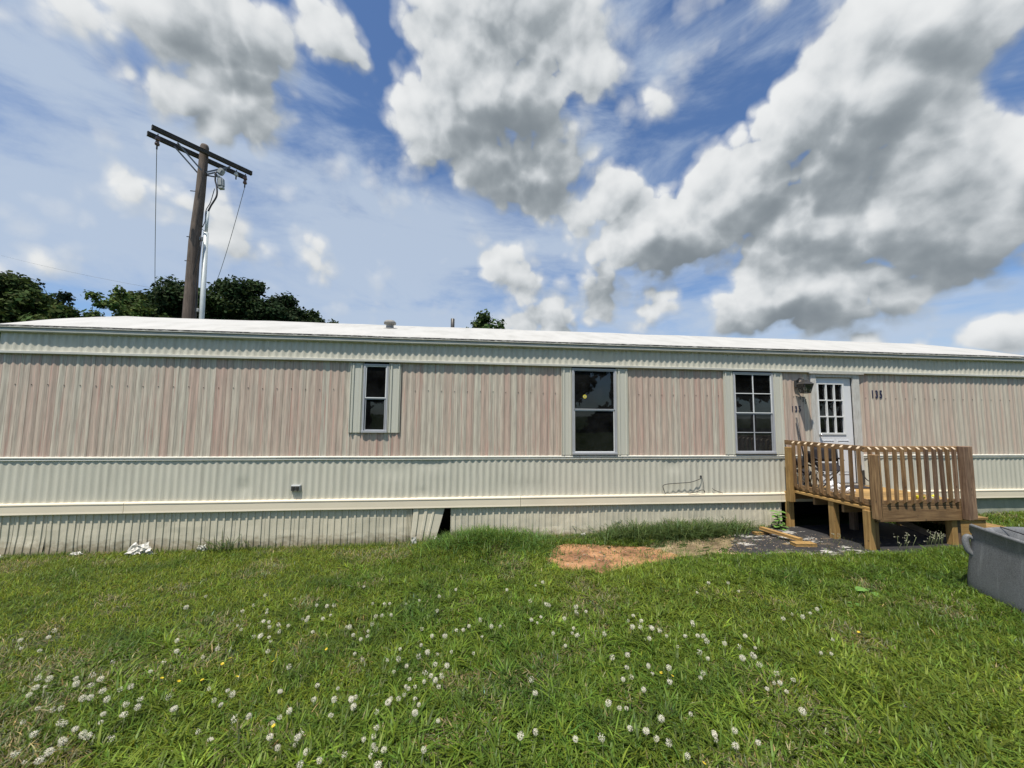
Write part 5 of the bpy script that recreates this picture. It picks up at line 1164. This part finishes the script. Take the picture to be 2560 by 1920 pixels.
# thin high veil
veil_n = nd(nt, 'ShaderNodeTexNoise'); mpv = nd(nt, 'ShaderNodeMapping'); mpv.inputs['Scale'].default_value = (1., 1., 3.2); mpv.inputs['Rotation'].default_value = (0, .45, 0); nt.links.new(D, mpv.inputs[0])
veil_n.inputs['Scale'].default_value = 2.4; veil_n.inputs['Detail'].default_value = 8; veil_n.inputs['Roughness'].default_value = .6; veil_n.inputs['Distortion'].default_value = .5; nt.links.new(mpv.outputs[0], veil_n.inputs['Vector'])
VEIL = [(-0.3519, 0.2053, 0.3275, 0.215, 0.236, 1.1), (-0.1328, 0.1916, 0.4562, 0.1853, 0.104, 1.15), (0.1675, 0.176, 0.4037, 0.1599, -0.009, 1), (0.1973, 0.3756, 0.1194, 0.1633, -0.048, 0.55), (-0.3913, 0.318, 0.1437, 0.145, -0.38, 1), (0.1534, 0.2441, 0.2098, 0.1788, -0.01, 1), (0.544, 0.1068, 0.1352, 0.0771, 0.179, 0.6), (0.0149, 0.0922, 1.3437, 0.17, 0.027, 1.1), (0.1456, 0.3372, 0.106, 0.1245, -0.012, 0.8)] + [(0, 1.75, 4., 1.15, 0, 1.3)]   # unseen thin cloud overhead and behind the viewer, added to neutralise the ambient light
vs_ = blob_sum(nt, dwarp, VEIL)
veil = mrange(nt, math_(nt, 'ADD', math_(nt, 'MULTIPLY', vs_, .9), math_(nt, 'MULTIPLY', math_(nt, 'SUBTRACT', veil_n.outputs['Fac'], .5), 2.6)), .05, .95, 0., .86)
skyc = mixc(nt, 1., sky.outputs[0], (.66, .78, .92), 'MULTIPLY')
def scaled(col):
    return mixc(nt, 1., col, (1/SKYS,)*3, 'MULTIPLY')
# sky and clouds share the background strength
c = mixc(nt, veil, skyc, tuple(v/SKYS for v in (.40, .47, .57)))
mm = nd(nt, 'ShaderNodeVectorMath', operation='SCALE'); nt.links.new(ccol, mm.inputs[0]); mm.inputs['Scale'].default_value = .74/SKYS
c = mixc(nt, alpha, c, mm.outputs[0])
nt.links.new(c, bg.inputs[0]); bg.inputs[1].default_value = SKYS
w.cycles.sampling_method = 'MANUAL'; w.cycles.sample_map_resolution = 512

sl = bpy.data.lights.new('sun', 'SUN'); sl.energy = 4.4; sl.angle = R_(.53); sl.color = (1., .94, .845)
so = bpy.data.objects.new('sun', sl); COL.objects.link(so); so.rotation_euler = SUN.to_track_quat('Z', 'Y').to_euler(); so.location = (0, -4, 30)

# ------------------------------------------------------------------ camera
cd = bpy.data.cameras.new('camera'); cam = bpy.data.objects.new('camera', cd); COL.objects.link(cam)
cd.sensor_width = 36; cd.lens = 965/2560*36; cd.clip_start = .05; cd.clip_end = 3000
p, yw, ro = 0.0819271, 0.11464491, 0.00918833
fw = Vector((math.sin(yw)*math.cos(p), math.cos(yw)*math.cos(p), math.sin(p))); rt = Vector((math.cos(yw), -math.sin(yw), 0)); upv = rt.cross(fw)
r2 = rt*math.cos(ro)+upv*math.sin(ro); u2 = -rt*math.sin(ro)+upv*math.cos(ro)
mt = Matrix((r2, u2, -fw)).transposed().to_4x4(); mt.translation = (0, -6.5, 2.0); cam.matrix_world = mt
scene.camera = cam
vs = scene.view_settings; vs.view_transform = 'Standard'; vs.look = 'None'; vs.exposure = 0.35; vs.gamma = 1
scene.cycles.max_bounces = 6; scene.cycles.transparent_max_bounces = 12
scene.cycles.use_denoising = True
